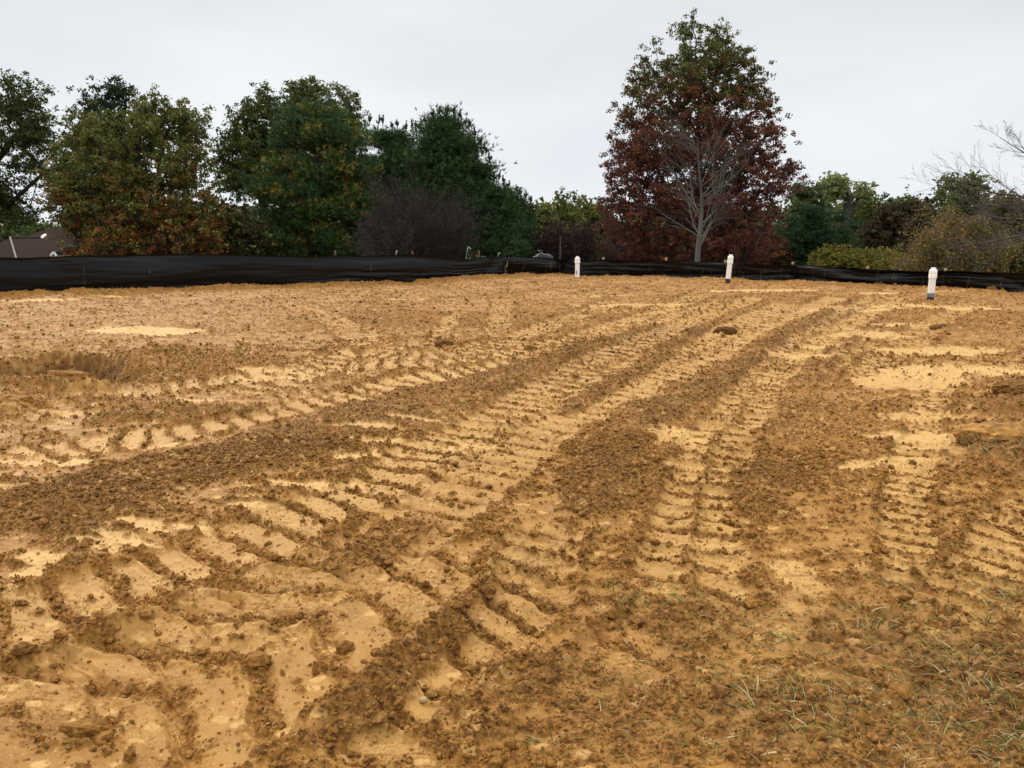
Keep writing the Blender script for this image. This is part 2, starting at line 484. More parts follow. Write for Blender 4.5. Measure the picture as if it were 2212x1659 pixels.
blob(1640, 1090, .15, .30, .8, 0, .012, .2)
track([(2070, 790), (2010, 880), (1975, 960), (1960, 1040), (1952, 1120), (1955, 1200), (1990, 1320), (2010, 1400)], .24, .13, .014, .6, 0., seed=17)
track([(2260, 1060), (2180, 1160), (2100, 1260), (2010, 1370), (1940, 1480), (1880, 1620)], .34, .14, .018, .35, .1, seed=18)
track([(1900, 1260), (1850, 1360), (1830, 1440), (1790, 1560)], .26, .16, .016, .3, .2, seed=19)
track([(1215, 1110), (1180, 1180), (1150, 1240), (1120, 1300), (1020, 1390), (940, 1450), (880, 1530), (810, 1620), (740, 1720)], .34, .185, .026, .2, 0., seed=20, gr=.026, skew=.3)
track([(1480, 1290), (1380, 1380), (1300, 1470), (1200, 1590)], .34, .19, .012, .1, .4, seed=21)
dark([(1010, 1290), (960, 1360), (860, 1430), (790, 1500), (700, 1570), (600, 1660)], .17, .92, .028, .15)
dark([(1130, 1350), (1060, 1440), (960, 1530), (880, 1640)], .15, .88, .024, .1)
dark([(1260, 1380), (1150, 1480), (1060, 1560), (1000, 1680)], .16, .72, .014, .2)
# smeared pale clay
for q in ((1985, 945, .34, .20), (2030, 970, .22, .16), (1960, 1000, .26, .14), (2000, 900, .34, .14), (2060, 800, .8, .3), (1990, 800, .5, .25), (1985, 820, .6, .35), (2030, 760, .8, .3), (1470, 945, .26, .22), (1435, 925, .14, .06), (2030, 664, 1.3, .32), (1850, 668, .9, .25), (1710, 765, .5, .2),
          (1790, 745, .4, .18), (1870, 725, .5, .3), (1930, 705, .5, .2), (310, 717, .95, .28), (370, 722, .4, .16), (60, 648, .8, .2), (230, 640, .6, .12), (90, 866, .5, .12), (240, 850, .5, .14), (60, 895, .5, .12), (640, 800, .7, .10), (580, 815, .6, .10), (1650, 628, 1.2, .3), (1370, 658, 1.0, .2), (860, 645, .8, .12),
          (1730, 1255, .10, .18), (1690, 1230, .06, .03), (1720, 1300, .10, .08), (1680, 1345, .08, .12), (720, 1040, .3, .05), (1020, 960, .2, .06), (100, 998, .4, .08), (300, 968, .3, .07), (420, 860, .3, .07), (1610, 912, .12, .05), (1860, 1000, .18, .06), (1500, 1180, .1, .04), (1900, 635, .6, .15), (2060, 630, .5, .1), (1300, 640, .7, .12)):
    blob(q[0], q[1], q[2], q[3], -.25, .95, -.003, 0, rot=(q[0] % 7 - 3) * .07, soft=.3)
# damp, grassy corner to the lower right
blob(2150, 1480, .7, .85, .66, 0, .004, .62, soft=.9)
blob(1750, 1560, .6, .38, .60, 0, .0, .5, soft=.9)
blob(1900, 1380, .5, .5, .46, 0, .0, .35, soft=.9)
blob(1450, 1330, .5, .32, .6, 0, 0, .35, soft=.9)
blob(1350, 1530, .6, .45, .55, 0, 0, .35, soft=.9)
# pit with thrown-out soil on the left
def bump(px, py, rx, ry, h, c=None, rough=.5, damp=0, pw=1.):
    cx, cy = at(px, py)
    x = Xw.ravel() - cx; y = Yw.ravel() - cy
    idx = np.flatnonzero((np.abs(x) < rx * 2.4) & (np.abs(y) < ry * 2.4))
    q = (x[idx] / rx) ** 2 + (y[idx] / ry) ** 2
    g = np.exp(-q ** pw * 1.3) * (1 + rough * (nFf[idx] - .5) * .5 + rough * (nSf[idx] - .5) * 2)
    Zf[idx] += h * g
    if c is not None:
        m = np.clip(g * 1.6, 0, 1)
        Cf[idx] += m * (c - Cf[idx]) * .8
        Pf[idx] *= 1 - m
        Df[idx] = np.maximum(Df[idx], m * damp)
bump(160, 800, 1.05, .75, -.22, .75, .4, .1)
bump(130, 788, .55, .50, -.34, .95, .4, 1., 2.2)
bump(250, 806, .28, .30, -.22, .95, .4, .8, 2.)
bump(175, 845, .65, .16, .10, .6, .9)
bump(40, 840, .6, .4, .10, .72, .9)
bump(320, 780, .5, .55, .16, .66, .8)
bump(390, 800, .6, .5, .10, .66, .9)
bump(230, 775, .30, .16, .06, .6, .7)
bump(20, 780, .7, .5, .06, .55, .5)
bump(130, 870, .9, .14, .07, .75, 1.0)
bump(20, 895, .35, .16, .09, .7, 1.0)
bump(175, 768, .5, .10, .07, .7, 1.0)
# thrown-up soil on the right
bump(2200, 900, .36, .5, .10, .66, 1.0, .35)
bump(2160, 985, .40, .22, .07, .7, 1.0, .3)
bump(2280, 860, .5, .5, .14, .66, 1.0, .2)
bump(2120, 1020, .3, .2, .05, .7, 1.0, .2)
bump(430, 890, .55, .10, .05, .92, 1.0, .35)
bump(270, 905, .45, .10, .045, .92, 1.0, .3)
bump(1400, 890, .25, .2, .03, .85, .8)
# ragged bank along the fence
bank = np.exp(-((past + .28 + .15 * (nM - .5)) / .30) ** 2) * sst(.35, .62, fbm(X * 1.1, Y * 1.1, 3, 70) + .08)
Z += bank * np.where(A < .03, .07, .04) * (.5 + nF)
C = np.where(bank > .05, np.maximum(C, .35 + bank * .45 + (nF - .5) * .5), C)
C += sst(-1.3, -.2, past) * .10
Z += np.exp(-((A + .52) / .035) ** 2) * np.exp(-((past + .45) / .4) ** 2) * .07

out = sst(.05, .35, past)
Cm = sst(.38, .64, C + (nF - .5) * 1.15 + (nH - .5) * .8)
P = np.maximum(P, sst(.60, .74, 1 - C * .55 - nH * .45 + (nM - .5) * .5) * .55 * sst(3., 7., R))
Cm = Cm * (1 - out)
near = 1 - sst(9., 19., R) * .35
w1, i1 = worley(Xw * 19., Yw * 19., 3)
w2, i2 = worley(X * 46., Y * 46., 9)
b1 = np.clip(1 - (w1 * 1.35) ** 2, 0, 1) ** .85 * (.25 + i1)
b2 = np.clip(1 - (w2 * 1.3) ** 2, 0, 1) ** .85 * (.3 + i2)
rf = fbm(X * 30, Y * 30, 3, 90, .6)
w0, i0 = worley(Xw * 8.5, Yw * 8.5, 23)
b0 = np.clip(1 - (w0 * 1.6) ** 2, 0, 1) ** .85 * np.clip(i0 * 1.6 - .5, 0, 1)
Z += Cm * sst(3., 8., R) * b0 * .026 * np.where(past < -.1, 1, .3)
Cz = sst(.30, .74, C + (nF - .5) * .5 + (nH - .5) * .4) * (1 - out)
Z += Cz * (b1 * .019 + b2 * .009 + (rf - .5) * .014 + .002) * near
# loose clods lying on the smooth parts
w3, i3 = worley(X * 11., Y * 11., 15)
hit = (i3 > .80) & (w3 < .26) & (out < .5)
cl = np.where(hit, np.clip(1 - (w3 / .26) ** 2, 0, 1), 0) * (.4 + 1.2 * (i3 - .8) * 5)
Z += cl * .014
Cm = np.maximum(Cm, np.clip(cl * 1.6, 0, .9))
w4, i4 = worley(X * 38., Y * 38., 19)
hit = (i4 > .74) & (w4 < .27) & (out < .5)
cl = np.where(hit, np.sqrt(np.clip(1 - (w4 / .27) ** 2, 0, 1)), 0)
Z += cl * .006
Cm = np.maximum(Cm, cl * .8)
Z += (fbm(X * 24, Y * 24, 3, 95) - .5) * .008 * (1 - Cm) + (fbm(X * 7, Y * 7, 3, 96) - .5) * .022
fl_ = fbm(X * 13, Y * 20, 4, 97, .6) * 9; fl_ = fl_ - np.floor(fl_)
Z += (1 - sst(.0, .12, fl_) * .0 - fl_) * .005 * (1 - Cm) * sst(.4, .6, nS)
# thin cracks and torn flakes in the smeared clay
rg = 1 - np.abs(fbm(X * 5, Y * 17, 4, 110, .6) - .5) * 2
ck = sst(.955, .99, rg) * (1 - Cm) * (1 - out) * sst(.45, .6, nM + (nS - .5) * .4)
Z -= ck * .010
Cm = np.maximum(Cm, ck * .75)
# beyond the fence the land falls away
Z = Z * (1 - out * .6) - 4.2 * sst(.2, 42., past) - .25 * sst(.1, 2., past)
P = np.clip(P, 0, 1) * (1 - out); D = np.clip(D, 0, 1) * (1 - out)
nR, nC = shape
V = np.stack([X, Y, Z], -1).reshape(-1, 3)
ii = np.arange(nR * nC).reshape(nR, nC)
Fq = np.stack([ii[:-1, :-1], ii[1:, :-1], ii[1:, 1:], ii[:-1, 1:]], -1).reshape(-1, 4)
# close the seam behind the camera
Fs = np.stack([ii[:-1, -1], ii[1:, -1], ii[1:, 0], ii[:-1, 0]], -1)
Ct = Cm * (.30 + .55 * i1 + .45 * i2)
Ct = np.clip(Ct, 0, 1)
w5, i5 = worley(X * 13., Y * 22., 29)
flk = sst(.42, .30, w5) * (i5 > .86) * (1 - out)
P = np.maximum(P, flk * .75); Ct = Ct * (1 - flk * .8)
mask = np.stack([Ct, P, D, out], -1).reshape(-1, 4)
# small cap under the camera
cz = len(V)
V = np.concatenate([V, [[0, 0, float(Z[0].mean())]]])
mask = np.concatenate([mask, [[.5, 0, 0, 0]]])
ring = ii[0]
Fc = np.stack([ring[:-1], ring[1:], np.full(nC - 1, cz), np.full(nC - 1, cz)], -1)
def mk_ground():
    F = np.concatenate([Fq, Fs])
    o = mk('ground', V, F, M_SOIL, smooth=True, col=mask, attr='Mask')
    tag(o, kind='structure'); return o
mk_ground()
rs_f = rs
def ground_z(x, y):
    r = math.hypot(x, y); a = math.atan2(x, y)
    i = int(np.clip(np.searchsorted(rs_f, r), 0, nR - 1)); j = int(np.clip(np.searchsorted(az, a), 0, nC - 1))
    return float(Z[i, j])

# ------------------------------------------------------------------ loose crumbs of soil
rng = np.random.RandomState(3)
t_ = (1 + 5 ** .5) / 2
ICO = np.array([(-1, t_, 0), (1, t_, 0), (-1, -t_, 0), (1, -t_, 0), (0, -1, t_), (0, 1, t_), (0, -1, -t_), (0, 1, -t_), (t_, 0, -1), (t_, 0, 1), (-t_, 0, -1), (-t_, 0, 1)]) / math.hypot(1, t_)
ICF = np.array([(0, 11, 5), (0, 5, 1), (0, 1, 7), (0, 7, 10), (0, 10, 11), (1, 5, 9), (5, 11, 4), (11, 10, 2), (10, 7, 6), (7, 1, 8), (3, 9, 4), (3, 4, 2), (3, 2, 6), (3, 6, 8), (3, 8, 9), (4, 9, 5), (2, 4, 11), (6, 2, 10), (8, 6, 7), (9, 8, 1)])
def crumbs(n, rmin, rmax, smin, smax, wfun, powr=2.2):
    area = np.zeros(shape); dr = np.gradient(rs); da = np.gradient(az)
    area = R * dr[:, None] * da[None, :]
    w = area * wfun * (R > rmin) * (R < rmax) * (np.abs(A) < math.radians(46)) * (past < -.15)
    w = w.ravel(); w = np.cumsum(w); w /= w[-1]
    k = np.searchsorted(w, rng.rand(n)); k = np.clip(k, 0, nR * nC - 1)
    pos = V[k].copy(); 
    pos[:, :2] += rng.normal(0, .006, (n, 2))
    s = smin * (1 - rng.rand(n) * (1 - (smin / smax) ** powr)) ** (-1 / powr)
    verts = ICO[None] * (1 + rng.uniform(-.32, .32, (n, 12, 1)))
    sc = s[:, None] * rng.uniform(.65, 1.3, (n, 3)); sc[:, 2] *= .8
    th = rng.rand(n) * 6.28; c, q = np.cos(th), np.sin(th)
    verts = verts * sc[:, None, :]
    x = verts[..., 0] * c[:, None] - verts[..., 1] * q[:, None]; y = verts[..., 0] * q[:, None] + verts[..., 1] * c[:, None]
    verts = np.stack([x, y, verts[..., 2]], -1) + pos[:, None, :]
    verts[..., 2] += (s * .25)[:, None]
    F = (ICF[None] + 12 * np.arange(n)[:, None, None]).reshape(-1, 3)
    cm = np.zeros((n, 12, 4)); cm[..., 0] = rng.uniform(.45, 1.1, (n, 1)).clip(0, 1); cm[..., 2] = (mask[k, 2] * .8)[:, None]
    return verts.reshape(-1, 3), F, cm.reshape(-1, 4)
wC = Cm ** 2 + .03
a1 = crumbs(84000, 1.5, 5.2, .0028, .028, wC, 2.7)
a2 = crumbs(34000, 4.2, 9.5, .005, .020, wC, 2.8)
a3 = crumbs(12000, 8.5, 18., .008, .030, wC, 2.8)
Vc, Fcx, Cc = join([a1, a2, a3])
tag(mk('soil_crumbs', Vc, Fcx, M_SOIL, col=Cc, attr='Mask'), kind='stuff', label='brown crumbs of loose soil scattered over the graded dirt', cat='soil crumbs')

# ------------------------------------------------------------------ silt fence
def fabric_mat():
    m, t, b = mat_new("black_woven_plastic")
    a = N(t, 'ShaderNodeAttribute'); a.attribute_name = 'Col'
    t.links.new(a.outputs['Color'], b.inputs['Base Color'])
    b.inputs['Roughness'].default_value = .27
    b.inputs['Specular IOR Level'].default_value = .22
    tcn = N(t, 'ShaderNodeTexCoord'); n = N(t, 'ShaderNodeTexNoise'); n.inputs['Scale'].default_value = 60
    t.links.new(tcn.outputs['Object'], n.inputs['Vector'])
    bp = N(t, 'ShaderNodeBump'); bp.inputs['Strength'].default_value = .25; bp.inputs['Distance'].default_value = .003
    t.links.new(n.outputs['Fac'], bp.inputs['Height']); t.links.new(bp.outputs[0], b.inputs['Normal'])
    return m
M_FAB = fabric_mat()
ftp = np.array(FT, float); fbp = np.array(FB, float)
def fence(px0, px1, nx, folds, name, label, seed, dust, offY=0.):
    pxs = np.linspace(px0, px1, nx)
    by = np.interp(pxs, fbp[:, 0], fbp[:, 1]); ty = np.interp(pxs, ftp[:, 0], ftp[:, 1])
    ty = np.convolve(np.pad(ty, 6, mode='edge'), np.ones(13) / 13, 'valid') if nx > 200 else ty
    B = np.array([at(p, q) for p, q in zip(pxs, by)])
    B[:, 1] += offY
    T = np.array([atY(p, q, Yb)[2] for p, q, Yb in zip(pxs, ty, B[:, 1])])
    s = np.concatenate([[0], np.cumsum(np.hypot(np.diff(B[:, 0]), np.diff(B[:, 1])))])
    tx = np.gradient(B[:, 0]); tyy = np.gradient(B[:, 1]); l = np.hypot(tx, tyy)
    nxv, nyv = tyy / l, -tx / l                     # towards the camera
    nt_ = 56
    tt = np.linspace(0, 1, nt_)
    S, Tt = np.meshgrid(s, tt, indexing='ij')
    H = Tt * (T[:, None] + .12) - .12
    disp = folds(S, Tt, seed)
    disp = disp + .06 * Tt
    hem = np.exp(-((Tt - 1) / .012) ** 2) * .010
    disp = disp + hem
    Xf = B[:, 0][:, None] + nxv[:, None] * disp; Yf = B[:, 1][:, None] + nyv[:, None] * disp
    Vv = np.stack([Xf, Yf, H], -1).reshape(-1, 3)
    idx = np.arange(nx * nt_).reshape(nx, nt_)
    F = np.stack([idx[:-1, :-1], idx[1:, :-1], idx[1:, 1:], idx[:-1, 1:]], -1).reshape(-1, 4)
    # colour: black plastic with dried mud splashed on its foot and rubbed vertical scuffs
    n = fbm(S * 3, Tt * 3, 4, 7 + seed)
    sc = np.zeros_like(S)
    rr = np.random.RandomState(seed)
    for k in range(int(dust * s[-1])):
        s0 = rr.rand() * s[-1]; w = rr.uniform(.006, .014); lean = rr.uniform(-.05, .05)
        t0, t1 = sorted(rr.rand(2)); t1 = min(t1, t0 + .8)
        m = np.exp(-((S - s0 - lean * Tt) / w) ** 2) * (Tt > t0) * (Tt < t1) * (perlin(S * 2 + k, Tt * 34 + k * 3.3, 5) > .52)
        sc = np.maximum(sc, m * rr.uniform(.3, 1))
    foot = sst(.16, .0, Tt + (n - .5) * .2) * .4 * sst(.4, .6, n)
    base = np.array([.0045, .0045, .0048]) * (.8 + .5 * n[..., None])
    col = base + sc[..., None] * np.array([.17, .13, .085]) * .7 + foot[..., None] * np.array([.05, .032, .015])
    root = empty(name, (float(B[nx // 2, 0]), float(B[nx // 2, 1]), 0), label, 'silt fence')
    mk('fabric', Vv, F, M_FAB, root, smooth=True, col=col.reshape(-1, 3))
    return root, pxs, B, T
def folds_left(S, T, seed):
    rum = sst(.48, .66, fbm(S * .35, T * 1.2, 2, seed + 14))
    d = (fbm(S * .45, T * 3, 3, seed) - .5) * .05 * sst(0, .25, T) + (fbm(S * .9 + T * 2., T * 9, 3, seed + 9) - .5) * (.004 + .06 * rum)
    near_top = np.exp(-((1 - T) / .28) ** 2)
    sag = (fbm(S * .33, T * .4, 2, seed + 4) - .42)
    d = d + near_top * np.clip(sag, 0, 1) * -.26 + .05 * np.sin(T * 3.14) * (fbm(S * .4, T, 2, seed + 2) - .3)
    # taut diagonal creases close to the free end
    e = sst(s_end[0] - 1.3, s_end[0] - .3, S)
    d = d + e * .022 * np.sin((S * 9 - T * 7.5)) * sst(0, .3, T) * (1 - T * .3)
    return d
def folds_right(S, T, seed):
    ph = fbm(S * .45, T * 1.2, 3, seed) * 6
    a = .3 + 1.1 * fbm(S * .5, T * .3, 2, seed + 3)
    d = .07 * a * (np.abs(np.sin(T * 3.6 + ph * 1.1 + S * .35)) - .5) + (fbm(S * .9 + T, T * 7, 4, seed + 6) - .5) * .05
    return d
def folds_mid(S, T, seed):
    d = .03 * np.sin(T * 9 + S * 1.2 + 1.) + .03 * np.sin((T - .35) * 20 - S * 5) * sst(.5, .1, T)
    return d + (fbm(S * .8, T * 9, 4, seed) - .5) * .04
s_end = [0]
_bl = np.array([at(p, q) for p, q in zip(np.linspace(-400, 1093, 300), np.interp(np.linspace(-400, 1093, 300), fbp[:, 0], fbp[:, 1]))])
s_end[0] = float(np.hypot(*np.diff(_bl, axis=0).T).sum())
def box(cx, cy, z0, z1, w, d, rot=0., lean=(0, 0)):
    c, s = math.cos(rot), math.sin(rot)
    v = []
    for k, z in enumerate((z0, z1)):
        ox, oy = (lean[0] * (z - z0), lean[1] * (z - z0))
        for a, b in ((-1, -1), (1, -1), (1, 1), (-1, 1)):
            x, y = a * w / 2, b * d / 2
            v.append((cx + ox + x * c - y * s, cy + oy + x * s + y * c, z))
    f = [(0, 3, 2, 1), (4, 5, 6, 7), (0, 1, 5, 4), (1, 2, 6, 5), (2, 3, 7, 6), (3, 0, 4, 7)]
    return np.array(v), np.array(f)
def stake(root, px, top, mat, w=.035, front=False, extra=0., offY=0.):
    by = np.interp(px, fbp[:, 0], fbp[:, 1]); x, y = at(px, by); y += offY
    z1 = atY(px, top, y)[2]
    yy = y - .05 if front else y + .13
    v, f = box(x, yy, -.2, z1, w, w, .15 * math.sin(px), (.02 * math.sin(px * 3), 0))
    mk('stake', v, f, mat, root)
fl, _, _, _ = fence(-400, 1092, 900, folds_left, 'silt_fence', 'long black plastic silt fence sagging along the left edge of the dirt lot', 11, .8)
for px, top in ((-210, 545), (723, 541.5), (892, 542.5), (1033, 542)):
    stake(fl, px, top, M_WOOD)
# rolled free end of the left run
stake(fl, 1091, 553.5, M_TAPE, w=.05, front=True)
fm, _, _, _ = fence(1094, 1209, 110, folds_mid, 'silt_fence', 'short creased black silt fence panel between the long left run and the tall thin pole', 21, 6)
x0, y0 = at(1209, 593.5)
fr_, _, _, _ = fence(1209, 2440, 900, folds_right, 'silt_fence', 'long black silt fence behind the white pipes on the right, scuffed with pale marks', 31, 7)
for px, top in ((1303, 556.5), (1440, 557), (1567, 562.5), (1715, 566.5), (1878, 575.5), (2045, 580.5), (2260, 586)):
    stake(fr_, px, top, M_WOODP, w=.045)
v, f = box(x0, y0 - .06, -.1, atY(1208, 510, y0)[2], .028, .028, .3, (.006, 0))
pole = mk('wooden_pole', v, f, simple('weathered_pole', (.055, .038, .022), .9, .4, 20., stretch=(1, 1, .2)))
tag(pole, 'tall thin weathered wooden pole where the two black fence runs meet', 'pole')
# a loose heap of spare fabric behind the middle panel
def fabric_heap():
    cx, cy, cz = atY(1166, 552, y0 + .9)
    u = np.linspace(-1, 1, 60); v_ = np.linspace(0, 1, 24)
    U, W = np.meshgrid(u, v_, indexing='ij')
    h = (1 - np.abs(U) ** 1.6) * .16 + (fbm(U * 3, W * 3, 3, 33) - .5) * .08
    x = cx + U * .34; y = cy + (W - .5) * .5
    z = cz - .62 + (np.sin(W * np.pi) ** .5) * (h + .52) + .10 * U
    Vv = np.stack([x, y, z], -1).reshape(-1, 3)
    idx = np.arange(60 * 24).reshape(60, 24)
    F = np.stack([idx[:-1, :-1], idx[1:, :-1], idx[1:, 1:], idx[:-1, 1:]], -1).reshape(-1, 4)
    o = mk('folded_fabric', Vv, F, M_FAB, smooth=True, col=np.full((len(Vv), 3), .009))
    tag(o, 'loose fold of black fabric poking up behind the short middle fence panel', 'fabric')
fabric_heap()

# ------------------------------------------------------------------ white capped pipes
def lathe(prof, seg=28, sq=None):
    v = []; 
    for r, z in prof:
        for k in range(seg):
            a = 2 * math.pi * k / seg
            v.append((r * math.cos(a), r * math.sin(a), z))
    n = len(prof)
    f = [(i * seg + k, i * seg + (k + 1) % seg, (i + 1) * seg + (k + 1) % seg, (i + 1) * seg + k) for i in range(n - 1) for k in range(seg)]
    return np.array(v), np.array(f)
def pipe(px, base_y, top_y, top_px, wpx, label, band, mud=False):
    x, y = at(px, base_y)
    gz = ground_z(x, y)
    tp = atY(top_px, top_y, y)
    dist = math.hypot(y, CAMH) ; r = wpx / FPX * y / math.cos(0) * .5
    Hh = tp[2] - gz + .0
    lean = math.atan2(tp[0] - x, Hh)
    root = empty('cleanout_pipe', (x, y, gz - .02), label, 'pipe', 'white capped pipes standing in the dirt')
    ct, st = math.cos(lean), math.sin(lean)
    def put(v):
        v = np.array(v, float)
        xx = v[:, 0] * ct + v[:, 2] * st; zz = -v[:, 0] * st + v[:, 2] * ct
        return np.stack([xx + x, v[:, 1] + y, zz + gz - .02], -1)
    H2 = Hh / ct
    b0 = band * H2
    capz = H2 * .70; 
    plug = H2 - r * .42
    v, f = lathe([(r, b0), (r, capz + .03)]); mk('tube', put(v), f, M_PVC, root, True)
    R2 = r * 1.17
    v, f = lathe([(r * 1.0, capz - .002), (R2 * .985, capz), (R2, capz + .006), (R2, capz + (plug - capz) * .48), (R2 * .975, capz + (plug - capz) * .5), (R2 * .975, capz + (plug - capz) * .52), (R2 * .99, capz + (plug - capz) * .54), (R2 * .97, plug - .012), (R2 * .90, plug), (0.001, plug + .002)])
    mk('cap', put(v), f, M_PVC, root, True)
    q = r * .52
    v, f = box(0, 0, plug, H2 + .012, q * 2, q * 2, .2); mk('plug_nut', put(v), f, M_PVC, root)
    if band > 0:
        prof = [(r * 1.03 + .0015 * math.sin(k * 5), b0 * k / 8 - .05) for k in range(9)] + [(r * 1.0, b0 + .001)]
        v, f = lathe(prof); mk('tape_wrap', put(v), f, M_TAPE, root, True)
        if band > .2:
            v, f = lathe([(r * 1.06, b0 * .58), (r * 1.075, b0 * .75), (r * 1.06, b0 * .97)])
            mk('grey_tape', put(v), f, M_TAPEG, root, True)
    if mud:
        v = []; f = []
        for k in range(9):
            a = 2 * math.pi * k / 9; rr = (.026 if k % 2 else .02) * (1.5 if abs(math.sin(a)) > .7 else .9)
            ang = -math.pi / 2 - .45 + rr * math.cos(a) / r * .6
            v.append((r * 1.02 * math.cos(ang), r * 1.02 * math.sin(ang), .13 + rr * math.sin(a) * 1.4))
        ang = -math.pi / 2 - .45
        v.append((r * 1.06 * math.cos(ang), r * 1.06 * math.sin(ang), .13))
        f = [(k, (k + 1) % 9, 9) for k in range(9)]
        mk('mud_splash', put(v), np.array(f), M_MUD, root)
pipe(1247, 602.5, 553, 1247.5, 9.8, 'upright white capped plastic pipe with a brown mud spot, leftmost of three', 0., True)
pipe(1571.5, 612.5, 549, 1579, 10.5, 'leaning white capped pipe with black wrapped foot below the bare grey tree', .19)
pipe(2009.5, 648, 577, 2017, 13.8, 'leaning white capped pipe with grey and black tape at its foot, rightmost and nearest', .265)

# ------------------------------------------------------------------ trees
def tubes(P0, P1, r0, r1, k=5):
    P0 = np.asarray(P0, float); P1 = np.asarray(P1, float); r0 = np.asarray(r0, float); r1 = np.asarray(r1, float)
    d = P1 - P0; L = np.linalg.norm(d, axis=1, keepdims=True) + 1e-9; d = d / L
    ref = np.where(np.abs(d[:, 2:3]) > .9, np.array([[1., 0, 0]]), np.array([[0., 0, 1.]]))
    u = np.cross(d, ref); u /= np.linalg.norm(u, axis=1, keepdims=True) + 1e-9
    w = np.cross(d, u)
    a = np.arange(k) * 2 * np.pi / k
    ring = u[:, None, :] * np.cos(a)[None, :, None] + w[:, None, :] * np.sin(a)[None, :, None]
    A_ = P0[:, None, :] + ring * r0[:, None, None]; B_ = P1[:, None, :] + ring * r1[:, None, None]
    Vv = np.concatenate([A_, B_], 1).reshape(-1, 3)
    n = len(P0); base = np.arange(n)[:, None] * 2 * k; j = np.arange(k)[None]
    F = np.stack([base + j, base + (j + 1) % k, base + k + (j + 1) % k, base + k + j], -1).reshape(-1, 4)
    return Vv, F
def unit(v):
    return v / (np.linalg.norm(v, axis=-1, keepdims=True) + 1e-9)
def leaves(c, size, rg, col, flat=.0, aspect=.62):
    n = len(c)
    u = unit(rg.normal(size=(n, 3)) * np.array([1, 1, 1 - flat])); w = unit(np.cross(u, rg.normal(size=(n, 3))))
    a = size * rg.uniform(.6, 1.3, (n, 1)); b = a * aspect
    bend = unit(np.cross(u, w)) * a * .25
    q = np.stack([c - u * a, c + w * b + bend, c + u * a, c - w * b + bend], 1).reshape(-1, 3)
    F = np.arange(n * 4).reshape(-1, 4)
    return q, F, np.repeat(col, 4, axis=0)
def needles(c, dirs, L, rg, col, k=7, width=.02):
    n = len(c)
    d = dirs[:, None, :] + rg.normal(size=(n, k, 3)) * .55
    d = unit(d); l = L * rg.uniform(.6, 1.2, (n, k, 1))
    s = unit(np.cross(d, rg.normal(size=(n, k, 3)))) * width * .5
    b = c[:, None, :] + 0 * d
    q = np.stack([b - s, b + s, b + d * l + s * .5, b + d * l - s * .5], 2).reshape(-1, 3)
    F = np.arange(n * k * 4).reshape(-1, 4)
    return q, F, np.repeat(col, k * 4, axis=0)
def pal(cols):
    return np.array(cols, float)
def env(rows, Y, ins=0.):
    """picture outline -> heights, centres, half widths in metres at the tree's own distance"""
    z = []; cx = []; hw = []
    for y, a, b in rows:
        A0 = atY(a, y, Y); B0 = atY(b, y, Y)
        z.append(A0[2]); cx.append((A0[0] + B0[0]) / 2); hw.append((B0[0] - A0[0]) / 2)
    z, cx, hw = map(np.array, (z, cx, hw)); o = np.argsort(z)
    hw = np.maximum(hw - ins, .06); zt = z.max(); z = zt - ins - (zt - z) * (1 - ins / max(zt - z.min(), .1))
    return z[o], cx[o], hw[o]
def sample_env(E, n, Y, rg, shell=.45, dep=.85, gap=.0, gs=.6, seed=0, zf=1.):
    z_, c_, h_ = E
    zz = np.linspace(z_[0], z_[-1], 400); h = np.interp(zz, z_, h_)
    w = h ** 1.7 + .02 * h.max(); w = w / w.sum(); out_ = []; tot = 0
    while tot < n:
        m = n * 2
        z = rg.choice(zz, m, p=w) + rg.uniform(-.5, .5, m) * (zz[1] - zz[0])
        hh = np.interp(z, z_, h_); cc = np.interp(z, z_, c_)
        rho = rg.rand(m) ** shell; ph = rg.rand(m) * 2 * np.pi
        x = cc + hh * rho * np.cos(ph); y = Y + hh * dep * rho * np.sin(ph)
        p = np.stack([x, y, z], 1)
        if gap > 0:
            k = perlin(x * gs + seed * 3.1, z * gs * zf + y * gs * .7, 80 + seed) > gap
            p = p[k]
        out_.append(p); tot += len(p)
    return np.concatenate(out_)[:n]
